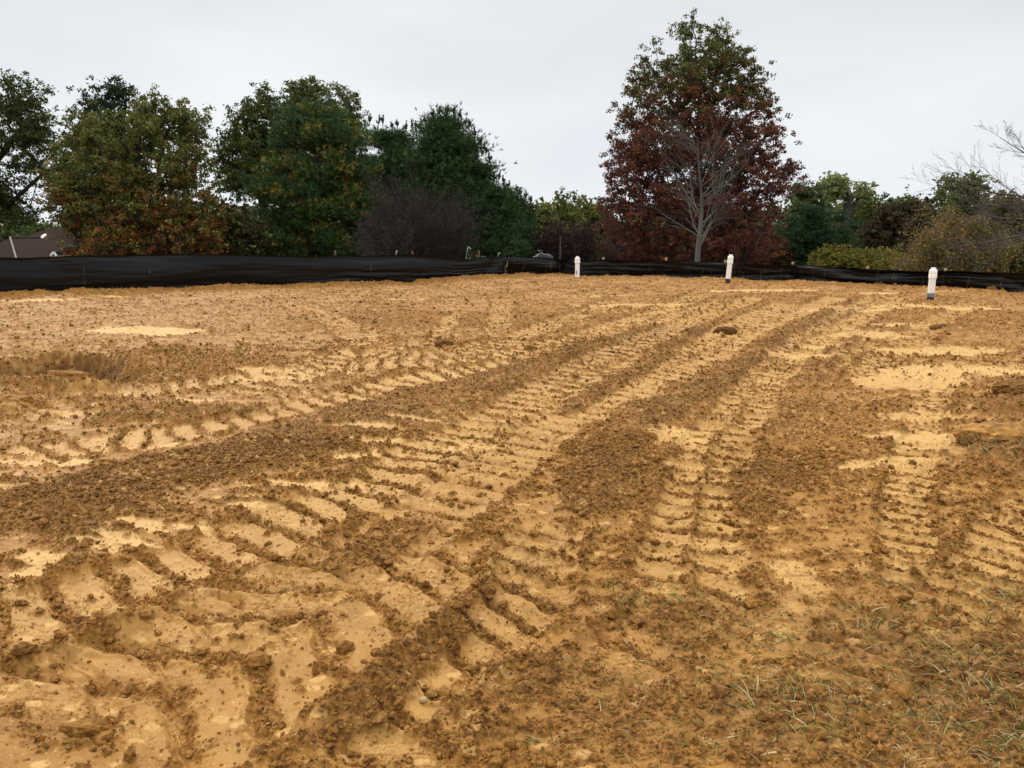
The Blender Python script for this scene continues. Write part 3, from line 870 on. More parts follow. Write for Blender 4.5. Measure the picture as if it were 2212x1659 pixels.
def skeleton(base, E, clumps, rg, rtrunk, top=.85, stems=None, wig=.12, up=.9):
    """grow limbs from the trunk to every clump; returns segment arrays"""
    nodes = []; par = []
    z_, c_, h_ = E
    H = z_[-1] - base[2]
    if stems is None: stems = [(0, 0, top)]
    for sx, sy, tp in stems:
        n = max(6, int(H * tp / .7)); prev = -1
        off = np.zeros(2)
        for i in range(n + 1):
            t = i / n; z = base[2] + H * tp * t
            cx = np.interp(z, z_, c_); 
            off = off + rg.normal(0, wig * .25, 2)
            tgt = np.array([(cx - base[0]) * t ** 1.3 + sx * H * t ** .8, sy * H * t ** .8])
            p = np.array([base[0] + tgt[0] + off[0] * t, base[1] + tgt[1] + off[1] * t, z])
            nodes.append(p); par.append(prev if prev >= 0 else -1); prev = len(nodes) - 1
    axis_d = np.hypot(clumps[:, 0] - np.interp(clumps[:, 2], z_, c_), clumps[:, 1] - base[1])
    order = np.argsort(axis_d)
    ends = []
    Nn = np.array(nodes)
    for ci in order:
        c = clumps[ci]
        d = Nn - c
        dist = np.linalg.norm(d, axis=1)
        hz = np.hypot(d[:, 0], d[:, 1])
        cost = dist + 1.6 * np.maximum(0, Nn[:, 2] - (c[2] - up * .35 * hz)) 
        cost = cost + (Nn[:, 2] < base[2] + .12 * H) * 2.
        j = int(np.argmin(cost)); a = Nn[j]
        L = np.linalg.norm(c - a); k = max(1, int(L / .6))
        new = []; prev = j
        mid = np.array([0, 0, .12 * L])
        for q in range(1, k + 1):
            t = q / k
            p = a + (c - a) * t - mid * math.sin(math.pi * t) * (.6) * up + rg.normal(0, .04 * L / k, 3) * (q < k)
            nodes.append(p); par.append(prev); prev = len(nodes) - 1; new.append(p)
        Nn = np.vstack([Nn, new]); ends.append(prev)
    par = np.array(par); cnt = np.zeros(len(par))
    for e_ in ends: cnt[e_] += 1
    for i in range(len(par) - 1, -1, -1):
        if par[i] >= 0: cnt[par[i]] += cnt[i]
    tot = cnt.max() + 1e-9
    rad = rtrunk * ((cnt + .35) / tot) ** .5
    rad = np.maximum(rad, .008)
    k = par >= 0
    return Nn[par[k]], Nn[k], np.minimum(rad[par[k]], rad[k] * 1.7), rad[k]
def ground_at(x, Y):
    return ground_z(x, Y)
def broadleaf(px, Y, rows, label, cat='tree', name='tree', n=150, per=150, size=.10, rc=.45, palette=None, mix=None, rt=.2, gap=.35, gs=.6, seed=1, shell=.45, dep=.85, stems=None, bark=None, group=None, sub=(1, 1, .75), top=.85, up=.9, val=.30):
    rg = np.random.RandomState(seed)
    E = env(rows, Y, rc * .62)
    bx = atY(px, 500, Y)[0]; bz = ground_at(bx, Y) - .1
    cl = sample_env(E, n, Y, rg, shell, dep, gap, gs, seed)
    root = empty(name, (bx, Y, bz), label, cat, group)
    P0, P1, r0, r1 = skeleton(np.array([bx, Y, bz]), E, cl, rg, rt, top, stems, up=up)
    Vv, F = tubes(P0, P1, r0, r1, 6)
    mk('trunk', Vv, F, bark or M_BARK, root, True)
    # leaves: every clump breaks into sprays, every spray into leaves
    ns = 9
    sp = np.repeat(cl, ns, 0) + rg.normal(0, rc * .74, (n * ns, 3)) * np.array(sub)
    m = per // ns
    lf = np.repeat(sp, m, 0) + rg.normal(0, rc * .21, (n * ns * m, 3)) * np.array(sub)
    t = np.clip((lf[:, 2] - E[0][0]) / (E[0][-1] - E[0][0]), 0, 1)
    u = (lf[:, 0] - np.interp(lf[:, 2], E[0], E[1])) / (E[2].max() + 1e-6)
    palette = pal(palette)
    cj = np.repeat(rg.rand(n), ns * m); sj = np.repeat(rg.rand(n * ns), m)
    wts = mix(t, u, cj)                                  # (N, k) weights of the palette
    wts = np.clip(wts, 0, None) ** 1.6; cw = np.cumsum(wts, 1); cw /= cw[:, -1:]
    pick = (rg.rand(len(lf))[:, None] * .38 + sj[:, None] * .62 > cw).sum(1)
    col = palette[np.clip(pick, 0, len(palette) - 1)]
    col = col * (1 + val * (np.repeat(rg.rand(n * ns), m)[:, None] - .5) * 2) * rg.uniform(.86, 1.16, (len(lf), 1))
    q, F, c = leaves(lf, size, rg, col)
    mk('crown', q, F, M_LEAF, root, False, c)
    return root
def pine(px, Y, rows, label, n=200, per=60, L=.20, palette=None, mix=None, seed=1, gap=.3, rc=.55, rt=.2, spikes=(), group=None, shell=.35, dep=.85, name='pine_tree', k=7, width=.022, layer=.45, cat='pine tree'):
    rg = np.random.RandomState(seed)
    E = env(rows, Y, rc * .62)
    bx = atY(px, 500, Y)[0]; bz = ground_at(bx, Y) - .1
    cl = sample_env(E, n, Y, rg, shell, dep, gap, .38, seed, 2.6)
    root = empty(name, (bx, Y, bz), label, cat, group)
    P0, P1, r0, r1 = skeleton(np.array([bx, Y, bz]), E, cl, rg, rt, .93, None, wig=.03, up=-.2)
    segs = [tubes(P0, P1, r0, r1, 5)]
    ax = np.stack([np.interp(cl[:, 2], E[0], E[1]), np.full(n, Y), cl[:, 2]], 1)
    outw = unit(cl - ax + 1e-3)
    # a clump is a flat spray that fans outwards and turns up at the tips
    rad = np.repeat(outw, per, 0)
    side = unit(np.cross(rad, np.array([0, 0, 1.])))
    a = rg.normal(0, rc * .7, (n * per, 1)); b = rg.normal(0, rc * .55, (n * per, 1)); z = rg.normal(0, rc * layer * .5, (n * per, 1))
    c = np.repeat(cl, per, 0) + rad * a + side * b + np.array([0, 0, 1.]) * (z + .18 * np.abs(a))
    dirs = unit(rad * .7 + np.array([0, 0, .75]) + rg.normal(size=(n * per, 3)) * .35)
    t = np.clip((c[:, 2] - E[0][0]) / (E[0][-1] - E[0][0]), 0, 1)
    palette = pal(palette)
    cj = np.repeat(rg.rand(n), per)
    w = mix(t, a[:, 0] / rc, cj); w = np.clip(w, 0, None) ** 1.6; cw = np.cumsum(w, 1); cw /= cw[:, -1:]
    pick = (rg.rand(len(c))[:, None] * .6 + cj[:, None] * .4 > cw).sum(1)
    col = palette[np.clip(pick, 0, len(palette) - 1)] * rg.uniform(.65, 1.35, (len(c), 1)) * (1 + .25 * (cj[:, None] - .5))
    parts = [needles(c, dirs, L, rg, col, k, width)]
    # upright leaders that stick out of the crown
    for sx, sy, hpx in spikes:
        b0 = np.array(atY(sx, sy + hpx, Y)); t0 = np.array(atY(sx + rg.uniform(-3, 3), sy, Y))
        y_off = rg.uniform(-.5, .5); b0[1] += y_off; t0[1] += y_off
        segs.append(tubes([b0 - (t0 - b0) * .4], [t0], [.022], [.010], 5))
        m = int(20 * hpx / 14) + 12
        tt = rg.rand(m, 1); pp = b0 + (t0 - b0) * tt
        dd = unit(np.concatenate([rg.normal(size=(m, 2)) * .35, np.full((m, 1), 1.2)], 1))
        parts.append(needles(pp, dd, L * .42, rg, np.tile(palette[0], (m, 1)) * rg.uniform(.7, 1.3, (m, 1)), 5, width * .7))
        for q in range(4):
            an = rg.rand() * 6.28; d2 = np.array([math.cos(an) * .5, math.sin(an) * .5, .8]); l2 = np.linalg.norm(t0 - b0) * .45
            s0 = b0 + (t0 - b0) * rg.uniform(.0, .35); s1 = s0 + d2 * l2
            segs.append(tubes([s0], [s1], [.012], [.007], 4))
            m2 = 16; tt = rg.rand(m2, 1); pp = s0 + (s1 - s0) * tt
            parts.append(needles(pp, np.tile(d2, (m2, 1)), L * .4, rg, np.tile(palette[0], (m2, 1)) * rg.uniform(.7, 1.3, (m2, 1)), 5, width))
    Vv, F, _ = join(segs)
    mk('trunk', Vv, F, M_BARK, root, True)
    q, F, c = join(parts)
    mk('crown', q, F, M_NEEDLE, root, False, c)
    return root
def grow(rg, p, d, L, r, depth, spec, out_):
    """recursive bare branch: curved, tapering, with side shoots"""
    n = max(3, int(L / spec['step']))
    pts = [p]; dirs = []
    for i in range(n):
        d = unit(d + rg.normal(size=3) * spec['wob'] + np.array([0, 0, spec['lift'][min(depth, len(spec['lift']) - 1)]]) / n)
        p = p + d * L / n; pts.append(p); dirs.append(d)
    rr = r * (1 - np.linspace(0, 1, n + 1) * spec['taper'])
    for i in range(n):
        out_.append((pts[i], pts[i + 1], rr[i], rr[i + 1]))
    if depth >= spec['depth']: return
    nb = spec['nb'][depth]
    for b in range(nb):
        t = spec['start'][depth] + (1 - spec['start'][depth]) * ((b + rg.rand()) / nb)
        i = min(n - 1, int(t * n))
        base = pts[i] + (pts[i + 1] - pts[i]) * (t * n - i)
        ax = dirs[i]
        s = unit(np.cross(ax, rg.normal(size=3)))
        ang = spec['ang'][depth] * rg.uniform(.75, 1.25)
        nd = unit(ax * math.cos(ang) + s * math.sin(ang))
        grow(rg, base, nd, L * spec['len'][depth] * rg.uniform(.7, 1.15) * (1.12 - spec['tipf'] * t), max(.0035, rr[i] * spec['rad']), depth + 1, spec, out_)
def bare(root_px, Y, z0, dirv, L, r, spec, seed, label, cat, name='bare_tree', mat=None, leaf=None, group=None, part='trunk', clipf=None):
    rg = np.random.RandomState(seed)
    bx = atY(root_px, 500, Y)[0]
    bz = ground_at(bx, Y) - .1 if z0 is None else z0
    root = empty(name, (bx, Y, bz), label, cat, group)
    out_ = []
    if callable(dirv): dirv(rg, np.array([bx, Y, bz]), out_)
    else: grow(rg, np.array([bx, Y, bz]), unit(np.array(dirv, float)), L, r, 0, spec, out_)
    P0, P1, r0, r1 = map(np.array, zip(*out_))
    Vv, F = tubes(P0, P1, r0, r1, 4 if len(P0) > 4000 else 6)
    mk(part, Vv, F, mat or M_BARKG, root, True)
    if leaf:
        n, size, cols, thr, spread = leaf
        k = np.flatnonzero(r0 < thr); k = k[rg.randint(0, len(k), n)]
        c = P0[k] + (P1[k] - P0[k]) * rg.rand(n, 1) + rg.normal(0, spread, (n, 3))
        if clipf is not None: 
            c = c[clipf(c, rg)]; n = len(c)
        cols = pal(cols); col = cols[rg.randint(0, len(cols), n)] * rg.uniform(.6, 1.4, (n, 1))
        q, F, cc = leaves(c, size, rg, col)
        mk('crown', q, F, M_LEAF, root, False, cc)
    return root

G_DARK = (.042, .054, .016); G_MID = (.082, .100, .024); G_LITE = (.16, .175, .045); G_OLIVE = (.125, .125, .034)
RUST = (.20, .070, .026); ORANGE = (.36, .16, .035); YEL = (.36, .25, .045); RED = (.150, .040, .028); MAROON = (.105, .045, .034); PURP = (.060, .030, .034)

# left edge: tall loose dark tree
broadleaf(-190, 30, [(140, 10, 45), (170, -30, 75), (210, -60, 105), (260, -80, 125), (320, -90, 125), (390, -90, 120), (440, -90, 105), (475, -80, 110)],
          'tall loose dark green tree cut by the left edge, pale sky showing through', n=180, per=162, size=.050, rc=.36, palette=[G_DARK, G_MID, G_LITE, MAROON], mix=lambda t, u, c: np.stack([1.2 + 0 * t, .9 + 0 * t, .12 + 0 * t, .12 * (1 - t)], 1),
          rt=.13, gap=.50, gs=.8, seed=101, stems=[(0.05, 0, .8), (.12, .05, .6)])
# dark evergreen-looking tree behind the maple
broadleaf(215, 44, [(163, 190, 240), (180, 150, 290), (215, 140, 320), (270, 140, 330), (350, 120, 330), (440, 120, 340), (480, 130, 330)],
          'very dark green tree rising behind the left side of the orange maple', n=180, per=216, size=.072, rc=.5, palette=[(.022, .036, .016), (.032, .050, .020), (.06, .08, .03)], mix=lambda t, u, c: np.stack([1 + 0 * t, .8 + 0 * t, .2 + 0 * t], 1), rt=.25, gap=.3, seed=102)
# the big turning maple
broadleaf(352, 28, [(196, 355, 395), (206, 250, 415), (230, 190, 440), (270, 150, 452), (330, 118, 468), (390, 100, 470), (440, 105, 480), (480, 125, 495), (515, 128, 505), (548, 150, 500)],
          'broad many-stemmed maple, green on top and turning rusty orange towards its foot', cat='maple tree', name='maple_tree', n=400, per=198, size=.050, rc=.32,
          palette=[G_MID, G_OLIVE, G_LITE, YEL, ORANGE, RUST, G_DARK], mix=lambda t, u, c: np.stack([.25 + 1.1 * t, .35 + .6 * t, .35 * t + .06, .10 + .14 * (1 - t), .17 * np.clip(.85 - t * .7, .08, 1), .72 * np.clip(.9 - t * .8, .08, 1), .6 + 0 * t], 1),
          rt=.15, gap=.36, gs=.8, seed=103, stems=[(0, 0, .85), (-.25, .05, .7), (-.14, -.08, .8), (.10, .04, .82), (.20, -.05, .7), (-.36, 0, .5), (.32, .06, .5), (.04, .15, .8)], up=1.3, dep=.8)
# low growth beside the maple
broadleaf(470, 30, [(440, 450, 530), (470, 420, 560), (500, 410, 580), (530, 405, 590), (550, 410, 590)],
          'low brownish green thicket between the maple and the big pine', cat='thicket', name='thicket', n=110, per=98, size=.085, rc=.34, palette=[G_DARK, G_OLIVE, (.05, .03, .015), RUST], mix=lambda t, u, c: np.stack([1 + 0 * t, .4 + 0 * t, .8 + 0 * t, .35 * (u < 0)], 1), rt=.1, gap=.2, seed=104)
broadleaf(560, 42, [(183, 562, 585), (205, 548, 600), (225, 500, 610), (250, 480, 620), (300, 465, 640), (360, 455, 650), (400, 470, 650), (440, 530, 660)],
          'loose mid green tree with clumped leaves left of the big pine', n=220, per=198, size=.062, rc=.40, palette=[G_DARK, G_MID, G_LITE, G_OLIVE], mix=lambda t, u, c: np.stack([1 + 0 * t, 1 + 0 * t, .35 + 0 * t, .3 + 0 * t], 1), rt=.22, gap=.40, seed=105)
broadleaf(690, 46, [(172, 625, 735), (182, 612, 755), (210, 600, 775), (250, 592, 790), (300, 590, 795), (360, 590, 800), (420, 600, 800)],
          'round topped olive green tree rising behind the big pine', n=250, per=207, size=.066, rc=.42, palette=[G_DARK, G_MID, G_OLIVE, (.055, .04, .018)], mix=lambda t, u, c: np.stack([.8 + 0 * t, .8 + 0 * t, .8 + 0 * t, .25 + 0 * t], 1), rt=.25, gap=.22, seed=106, shell=.38)
PG = (.040, .074, .022); PB = (.054, .100, .040); PY = (.24, .175, .030); PO = (.25, .13, .028)
pine(690, 33, [(203, 655, 700), (225, 620, 725), (270, 590, 770), (330, 570, 800), (400, 555, 820), (445, 550, 835), (480, 560, 840), (520, 545, 850), (550, 540, 860)],
     'massive bluish green pine flecked with yellowing inner needles, centre left', n=420, per=74, L=.17, palette=[PB, PG, PY, PO], mix=lambda t, u, c: np.stack([.75 + .3 * t, .8 + 0 * t, .55 + .3 * (u < 0) + 0 * t, .22 + 0 * t], 1), seed=107, gap=.33, rt=.3, rc=.5)
pine(835, 37, [(262, 815, 850), (285, 790, 885), (330, 780, 910), (400, 775, 930), (470, 780, 930)],
     'dark pine with spiky upright shoots, between the two biggest pines', n=200, per=74, L=.17, palette=[PG, PB, PY], mix=lambda t, u, c: np.stack([1 + 0 * t, .7 + 0 * t, .25 * (t < .6)], 1), seed=108, gap=.3, rt=.22, rc=.5,
     spikes=[(800, 248, 18), (815, 247, 20), (828, 250, 18), (845, 262, 14), (862, 262, 14), (873, 258, 18), (888, 257, 20), (898, 262, 14), (908, 262, 16)])
pine(985, 33, [(228, 950, 975), (240, 925, 995), (262, 905, 1010), (300, 890, 1040), (340, 880, 1055), (380, 885, 1075), (430, 890, 1110), (480, 900, 1130), (550, 905, 1140)],
     'tall deep green pine with a ragged top, rightmost of the big pines', n=440, per=74, L=.17, palette=[PG, PB, (.03, .05, .02), PY], mix=lambda t, u, c: np.stack([1.1 + 0 * t, .7 + 0 * t, .4 + 0 * t, .10 * (u < 0)], 1), seed=109, gap=.20, rt=.28, rc=.48,
     spikes=[(918, 252, 14), (935, 238, 14), (950, 230, 14), (965, 226, 16), (980, 231, 16), (997, 243, 16), (1012, 255, 18), (1025, 275, 20), (1040, 295, 18), (1050, 315, 16), (1058, 330, 16)])
pine(1105, 35, [(395, 1080, 1100), (420, 1065, 1130), (450, 1055, 1145), (490, 1050, 1150), (550, 1040, 1160)],
     'low green pine with candle-like shoots at the right end of the pine row', n=210, per=60, L=.16, palette=[PG, PB, (.035, .055, .02), PY], mix=lambda t, u, c: np.stack([1 + 0 * t, .6 + 0 * t, .8 + 0 * t, .25 + 0 * t], 1), seed=110, gap=.25, rt=.15, rc=.42,
     spikes=[(1068, 378, 16), (1078, 372, 16), (1088, 380, 14), (1098, 390, 14), (1116, 400, 14), (1125, 406, 14), (1135, 415, 14), (1146, 425, 12), (1152, 440, 10)])
# purple-brown twiggy tree in front of the pines
SP_SHRUB = dict(step=.22, wob=.10, lift=[.35, .25, .15, .1], taper=.75, depth=3, nb=[12, 9, 7], start=[.12, .12, .1], ang=[.55, .6, .7], len=[.62, .55, .5], rad=.6, tipf=.4)
def shrub_stems(ns, spread, H, W):
    def f(rg, p, out_):
        for i in range(ns):
            a = rg.rand() * 6.283; e_ = spread * rg.rand() ** .55
            d = unit(np.array([math.cos(a) * math.sin(e_) * W, math.sin(a) * math.sin(e_), math.cos(e_)]))
            L = H * (1 - .42 * (e_ / spread) ** 2) * rg.uniform(.8, 1.05)
            grow(rg, p + rg.normal(0, .12, 3) * [1, 1, 0], d, L, .035, 0, SP_SHRUB, out_)
    return f
bare(905, 26, None, shrub_stems(22, 1.15, 3.0, 1.25), 0, 0, SP_SHRUB, 111, 'dome shaped purplish brown twiggy tree, nearly leafless, before the dark pines', 'tree', 'bare_tree', M_TWIG,
     leaf=(12000, .034, [(.034, .018, .018), (.045, .018, .016), (.03, .024, .02)], .02, .05))
# big oak
broadleaf(1512, 38, [(30, 1470, 1540), (45, 1445, 1585), (80, 1405, 1612), (120, 1375, 1635), (165, 1350, 1665), (200, 1345, 1680), (250, 1325, 1685), (300, 1305, 1700), (350, 1288, 1715), (390, 1300, 1722), (430, 1300, 1705), (480, 1285, 1700), (520, 1290, 1695), (560, 1310, 1690)],
          'huge pyramid shaped oak, olive green top and dark red lower crown, right of centre', cat='oak tree', name='oak_tree', n=760, per=216, size=.056, rc=.36,
          palette=[G_MID, G_OLIVE, G_DARK, RED, RUST, MAROON], mix=lambda t, u, c: np.stack([np.clip((t - .40) * 1.5, 0, .8) + .07, np.clip((t - .42) * 1.4, 0, .8) + .07, np.clip((t - .3) * 1.0, .12, 1), .45 * np.clip(1.35 - t, .1, 1), .50 * np.clip(1.25 - t * 1.1, .05, 1), 1.0 * np.clip(1.4 - t * 1.2, .15, 1)], 1),
          rt=.33, gap=.35, gs=.95, seed=212, shell=.5, dep=.9, top=.93, up=1.2)
# bare grey tree standing before the oak
SP_BARE = dict(step=.3, wob=.07, lift=[.0, .30, .22, .10], taper=.9, depth=3, nb=[26, 8, 6], start=[.26, .12, .15], ang=[.98, .60, .6], len=[.66, .46, .42], rad=.40, tipf=.62)
bare(1512, 27, None, (0.005, 0, 1), 5.0, .115, SP_BARE, 113, 'bare grey branched tree with a stout trunk standing in front of the big oak', 'tree', 'bare_tree', M_BARKG,
     leaf=(9000, .05, [(.06, .028, .03), (.08, .028, .024)], .03, .13), clipf=lambda c, rg: (c[:, 0] > 6.9) & (c[:, 2] < 2.2))
# middle distance between pines and oak
broadleaf(1212, 62, [(403, 1205, 1222), (425, 1190, 1240), (450, 1180, 1260), (490, 1170, 1270), (530, 1165, 1280)], 'small pointed light green tree in the gap left of the oak', n=80, per=84, size=.15, rc=.6, palette=[G_MID, G_LITE, G_OLIVE], mix=lambda t, u, c: np.stack([1 + 0 * t, .6 + 0 * t, .6 + 0 * t], 1), rt=.2, gap=.3, seed=114)
broadleaf(1265, 66, [(430, 1240, 1290), (455, 1225, 1320), (500, 1220, 1330), (545, 1220, 1330)], 'yellowish green tree close against the left side of the oak', n=80, per=84, size=.16, rc=.65, palette=[G_MID, YEL, G_OLIVE], mix=lambda t, u, c: np.stack([1 + 0 * t, .25 + 0 * t, .8 + 0 * t], 1), rt=.2, gap=.25, seed=115)
broadleaf(1165, 58, [(445, 1145, 1190), (470, 1140, 1210), (510, 1140, 1220), (545, 1140, 1225)], 'bushy olive tree just right of the pine row', n=80, per=84, size=.14, rc=.55, palette=[G_MID, G_LITE, G_OLIVE, ORANGE], mix=lambda t, u, c: np.stack([1 + 0 * t, .5 + 0 * t, .8 + 0 * t, .12 + 0 * t], 1), rt=.2, gap=.2, seed=116)
bare(1245, 34, None, shrub_stems(12, 1.0, 2.6, 1.5), 0, 0, SP_SHRUB, 117, 'low dark purple bush behind the fence at the oak\'s left foot', 'bush', 'bush', M_TWIG,
     leaf=(9000, .055, [(.038, .018, .02), (.05, .018, .016), (.035, .02, .018)], .03, .10))
# right-hand woods
SG = (.040, .072, .025)
def spruce(px, Y, top, bot, hw, label, seed, n=120):
    rows = [(top, px - 3, px + 3), (top + (bot - top) * .3, px - hw * .4, px + hw * .4), (top + (bot - top) * .65, px - hw * .75, px + hw * .75), (bot, px - hw, px + hw)]
    pine(px, Y, rows, label, n=n, per=54, L=.20, palette=[SG, (.028, .055, .03), G_DARK], mix=lambda t, u, c: np.stack([1 + 0 * t, .7 + 0 * t, .5 + 0 * t], 1), seed=seed, gap=.2, rt=.16, rc=.5, name='spruce_tree', layer=.3, width=.035, k=6, cat='spruce tree', group='dark spruces right of the oak')
spruce(1712, 48, 455, 575, 40, 'dark spruce half hidden behind the right foot of the oak', 121, 90)
spruce(1755, 45, 430, 575, 60, 'broad dark spruce, largest of the spruces right of the oak', 122, 180)
spruce(1815, 50, 445, 575, 42, 'narrow dark spruce just right of the broadest spruce', 123, 110)
spruce(1850, 56, 460, 570, 36, 'small dark spruce furthest from the oak', 124, 80)
DG = [(.06, .08, .03), (.10, .12, .042), (.14, .155, .055)]
wm = lambda t, u, c: np.stack([.9 + 0 * t, .9 + 0 * t, .5 + 0 * t], 1)
wo2 = lambda t, u, c: np.stack([.6 + 0 * t, .8 + 0 * t, .8 + 0 * t, .25 + 0 * t], 1)
WG = 'woodland trees on the skyline right of the oak'
broadleaf(1738, 62, [(388, 1725, 1755), (400, 1710, 1775), (430, 1700, 1790), (480, 1695, 1800), (540, 1695, 1800)], 'rounded green tree rising directly beside the oak\'s right flank', n=110, per=98, size=.15, rc=.6, palette=DG, mix=wm, rt=.25, gap=.28, seed=131, group=WG)
broadleaf(1818, 72, [(377, 1790, 1850), (390, 1775, 1875), (410, 1778, 1880), (430, 1790, 1880)], 'open crowned pale green tree with visible forked limbs, sky showing between', n=70, per=84, size=.14, rc=.6, palette=[(.20, .22, .09), (.24, .24, .10), (.11, .12, .05)], mix=lambda t, u, c: np.stack([1 + 0 * t, .5 + 0 * t, .5 + 0 * t], 1), rt=.42, gap=.50, gs=.4, seed=132, group=WG, stems=[(0, 0, .85), (.05, .0, .75), (-.05, 0, .7)], val=.2)
broadleaf(1880, 75, [(398, 1868, 1878), (415, 1850, 1890), (440, 1840, 1910), (500, 1835, 1920), (560, 1830, 1920)], 'yellow green tree with a thin pale top beside the open crowned tree', n=100, per=84, size=.16, rc=.7, palette=[(.10, .12, .036), (.15, .16, .05), (.20, .18, .05)], mix=wm, rt=.25, gap=.3, seed=133, group=WG)
broadleaf(1925, 84, [(428, 1905, 1950), (440, 1895, 1965), (480, 1885, 1975), (550, 1880, 1980)], 'mid green woodland tree left above the brown magnolia', n=90, per=84, size=.18, rc=.8, palette=DG, mix=wm, rt=.25, gap=.22, seed=134, group=WG)
broadleaf(1975, 80, [(420, 1950, 2000), (435, 1935, 2015), (480, 1930, 2030), (550, 1930, 2030)], 'feathery topped green tree directly above the brown magnolia', n=100, per=84, size=.17, rc=.75, palette=DG + [(.20, .14, .05)], mix=wo2, rt=.25, gap=.22, seed=135, group=WG)
broadleaf(2035, 74, [(385, 2025, 2040), (400, 2015, 2055), (430, 2005, 2060), (490, 2000, 2070), (550, 2000, 2080)], 'slender green tree left of the tallest skyline tree on the right', n=100, per=70, size=.14, rc=.6, palette=DG + [(.20, .14, .05)], mix=wo2, rt=.3, gap=.40, seed=136, group=WG)
broadleaf(2085, 70, [(366, 2060, 2100), (378, 2045, 2125), (400, 2040, 2140), (430, 2045, 2145), (480, 2050, 2140), (545, 2050, 2140)], 'tallest skyline tree at the right, open crown above the weeping tree', n=130, per=77, size=.14, rc=.55, palette=[(.09, .11, .04), (.14, .155, .06), (.20, .16, .06)], mix=wm, rt=.35, gap=.44, gs=.5, seed=137, group=WG)
broadleaf(2165, 64, [(412, 2145, 2190), (430, 2130, 2230), (480, 2120, 2260), (550, 2120, 2270)], 'brownish green tree filling the skyline at the right edge', n=130, per=84, size=.15, rc=.65, palette=[(.09, .085, .034), (.13, .11, .045), (.15, .10, .04)], mix=wm, rt=.3, gap=.25, seed=138, group=WG)
broadleaf(1870, 52, [(500, 1850, 1890), (520, 1835, 1910), (570, 1830, 1930)], 'dark green low tree beneath the open crowned tree', n=70, per=84, size=.12, rc=.5, palette=[G_DARK, G_MID], mix=lambda t, u, c: np.stack([1 + 0 * t, .5 + 0 * t], 1), rt=.15, gap=.15, seed=139)
broadleaf(1480, 45, [(500, 1300, 1690), (530, 1275, 1710), (575, 1270, 1715)], 'low dark reddish undergrowth hidden behind the foot of the big oak', cat='undergrowth', name='undergrowth', n=240, per=100, size=.11, rc=.5, palette=[(.07, .05, .02), (.10, .04, .022), (.05, .055, .02)], mix=wm, rt=.08, gap=.0, seed=161, dep=.3)
broadleaf(2090, 40, [(520, 1960, 2260), (550, 1940, 2300), (600, 1935, 2310)], 'brownish low undergrowth behind the weeping tree at the right', cat='undergrowth', name='undergrowth', n=200, per=100, size=.10, rc=.45, palette=[(.11, .09, .03), (.15, .11, .04), (.07, .07, .025)], mix=wm, rt=.08, gap=.0, seed=162, dep=.3)
broadleaf(640, 44, [(500, 430, 860), (530, 420, 1000), (575, 410, 1120)], 'dark low undergrowth under the pine row', cat='undergrowth', name='undergrowth', n=260, per=100, size=.11, rc=.5, palette=[(.035, .045, .015), (.05, .06, .02)], mix=lambda t, u, c: np.stack([1 + 0 * t, .6 + 0 * t], 1), rt=.08, gap=.0, seed=163, dep=.2)
# brown leaved magnolia
broadleaf(1955, 42, [(428, 1920, 1995), (440, 1900, 2010), (470, 1880, 2015), (500, 1862, 2012), (530, 1862, 2000), (560, 1870, 1995)], 'dense dark magnolia with brownish leaves beneath the skyline trees', cat='magnolia tree', name='magnolia_tree', n=170, per=112, size=.10, rc=.42,
          palette=[(.045, .052, .022), (.070, .045, .022), (.15, .07, .03), (.028, .034, .018)], mix=lambda t, u, c: np.stack([.8 + 0 * t, .8 + 0 * t, .18 + 0 * t, .9 + 0 * t], 1), rt=.18, gap=.2, seed=140)
# yellow-green hedge
broadleaf(1800, 31, [(532, 1790, 1850), (540, 1765, 1880), (552, 1745, 1910), (575, 1740, 1930), (592, 1740, 1940)], 'low rounded yellow green hedge just behind the fence, right of the oak', cat='hedge', name='hedge', n=170, per=112, size=.05, rc=.22,
          palette=[(.17, .14, .028), (.23, .18, .034), (.09, .10, .026), (.28, .16, .03)], mix=lambda t, u, c: np.stack([1 + 0 * t, .5 + 0 * t, .9 + 0 * t, .15 + 0 * t], 1), rt=.05, gap=.1, seed=141, dep=.5)
broadleaf(1905, 33, [(541, 1880, 1930), (552, 1865, 1960), (580, 1860, 1970)], 'second low yellow green shrub between the hedge and the weeping tree', cat='shrub', name='shrub', n=90, per=112, size=.05, rc=.22,
          palette=[(.15, .14, .03), (.22, .17, .034), (.08, .10, .03)], mix=wm, rt=.05, gap=.1, seed=142, dep=.6)
# weeping tree
SP_WEEP = dict(step=.15, wob=.10, lift=[.3, -1.1, -1.9, -1.2], taper=.6, depth=3, nb=[9, 10, 3], start=[.25, .2, .2], ang=[.8, .6, .5], len=[.75, .55, .6], rad=.5, tipf=.3)
def weep(rg, p, out_):
    for i in range(20):
        a = rg.rand() * 6.283; e_ = 1.4 * rg.rand() ** .6
        d = unit(np.array([math.cos(a) * math.sin(e_) * 1.8, math.sin(a) * math.sin(e_), math.cos(e_)]))
        grow(rg, np.array([p[0], p[1], .0]), d, rg.uniform(.95, 1.6), .022, 0, SP_WEEP, out_)
    out_.append((p, np.array([p[0], p[1], .05]), .09, .06))
bare(2055, 25, None, weep, 0, 0, SP_WEEP, 143, 'weeping tree with drooping grey twigs and sparse yellow leaves behind the right fence', 'weeping tree', 'weeping_tree', simple('grey_twigs', (.10, .075, .055), .9, .3, 6.),
     leaf=(17000, .038, [(.22, .17, .036), (.32, .19, .04), (.11, .11, .035), (.17, .10, .05)], .02, .06))
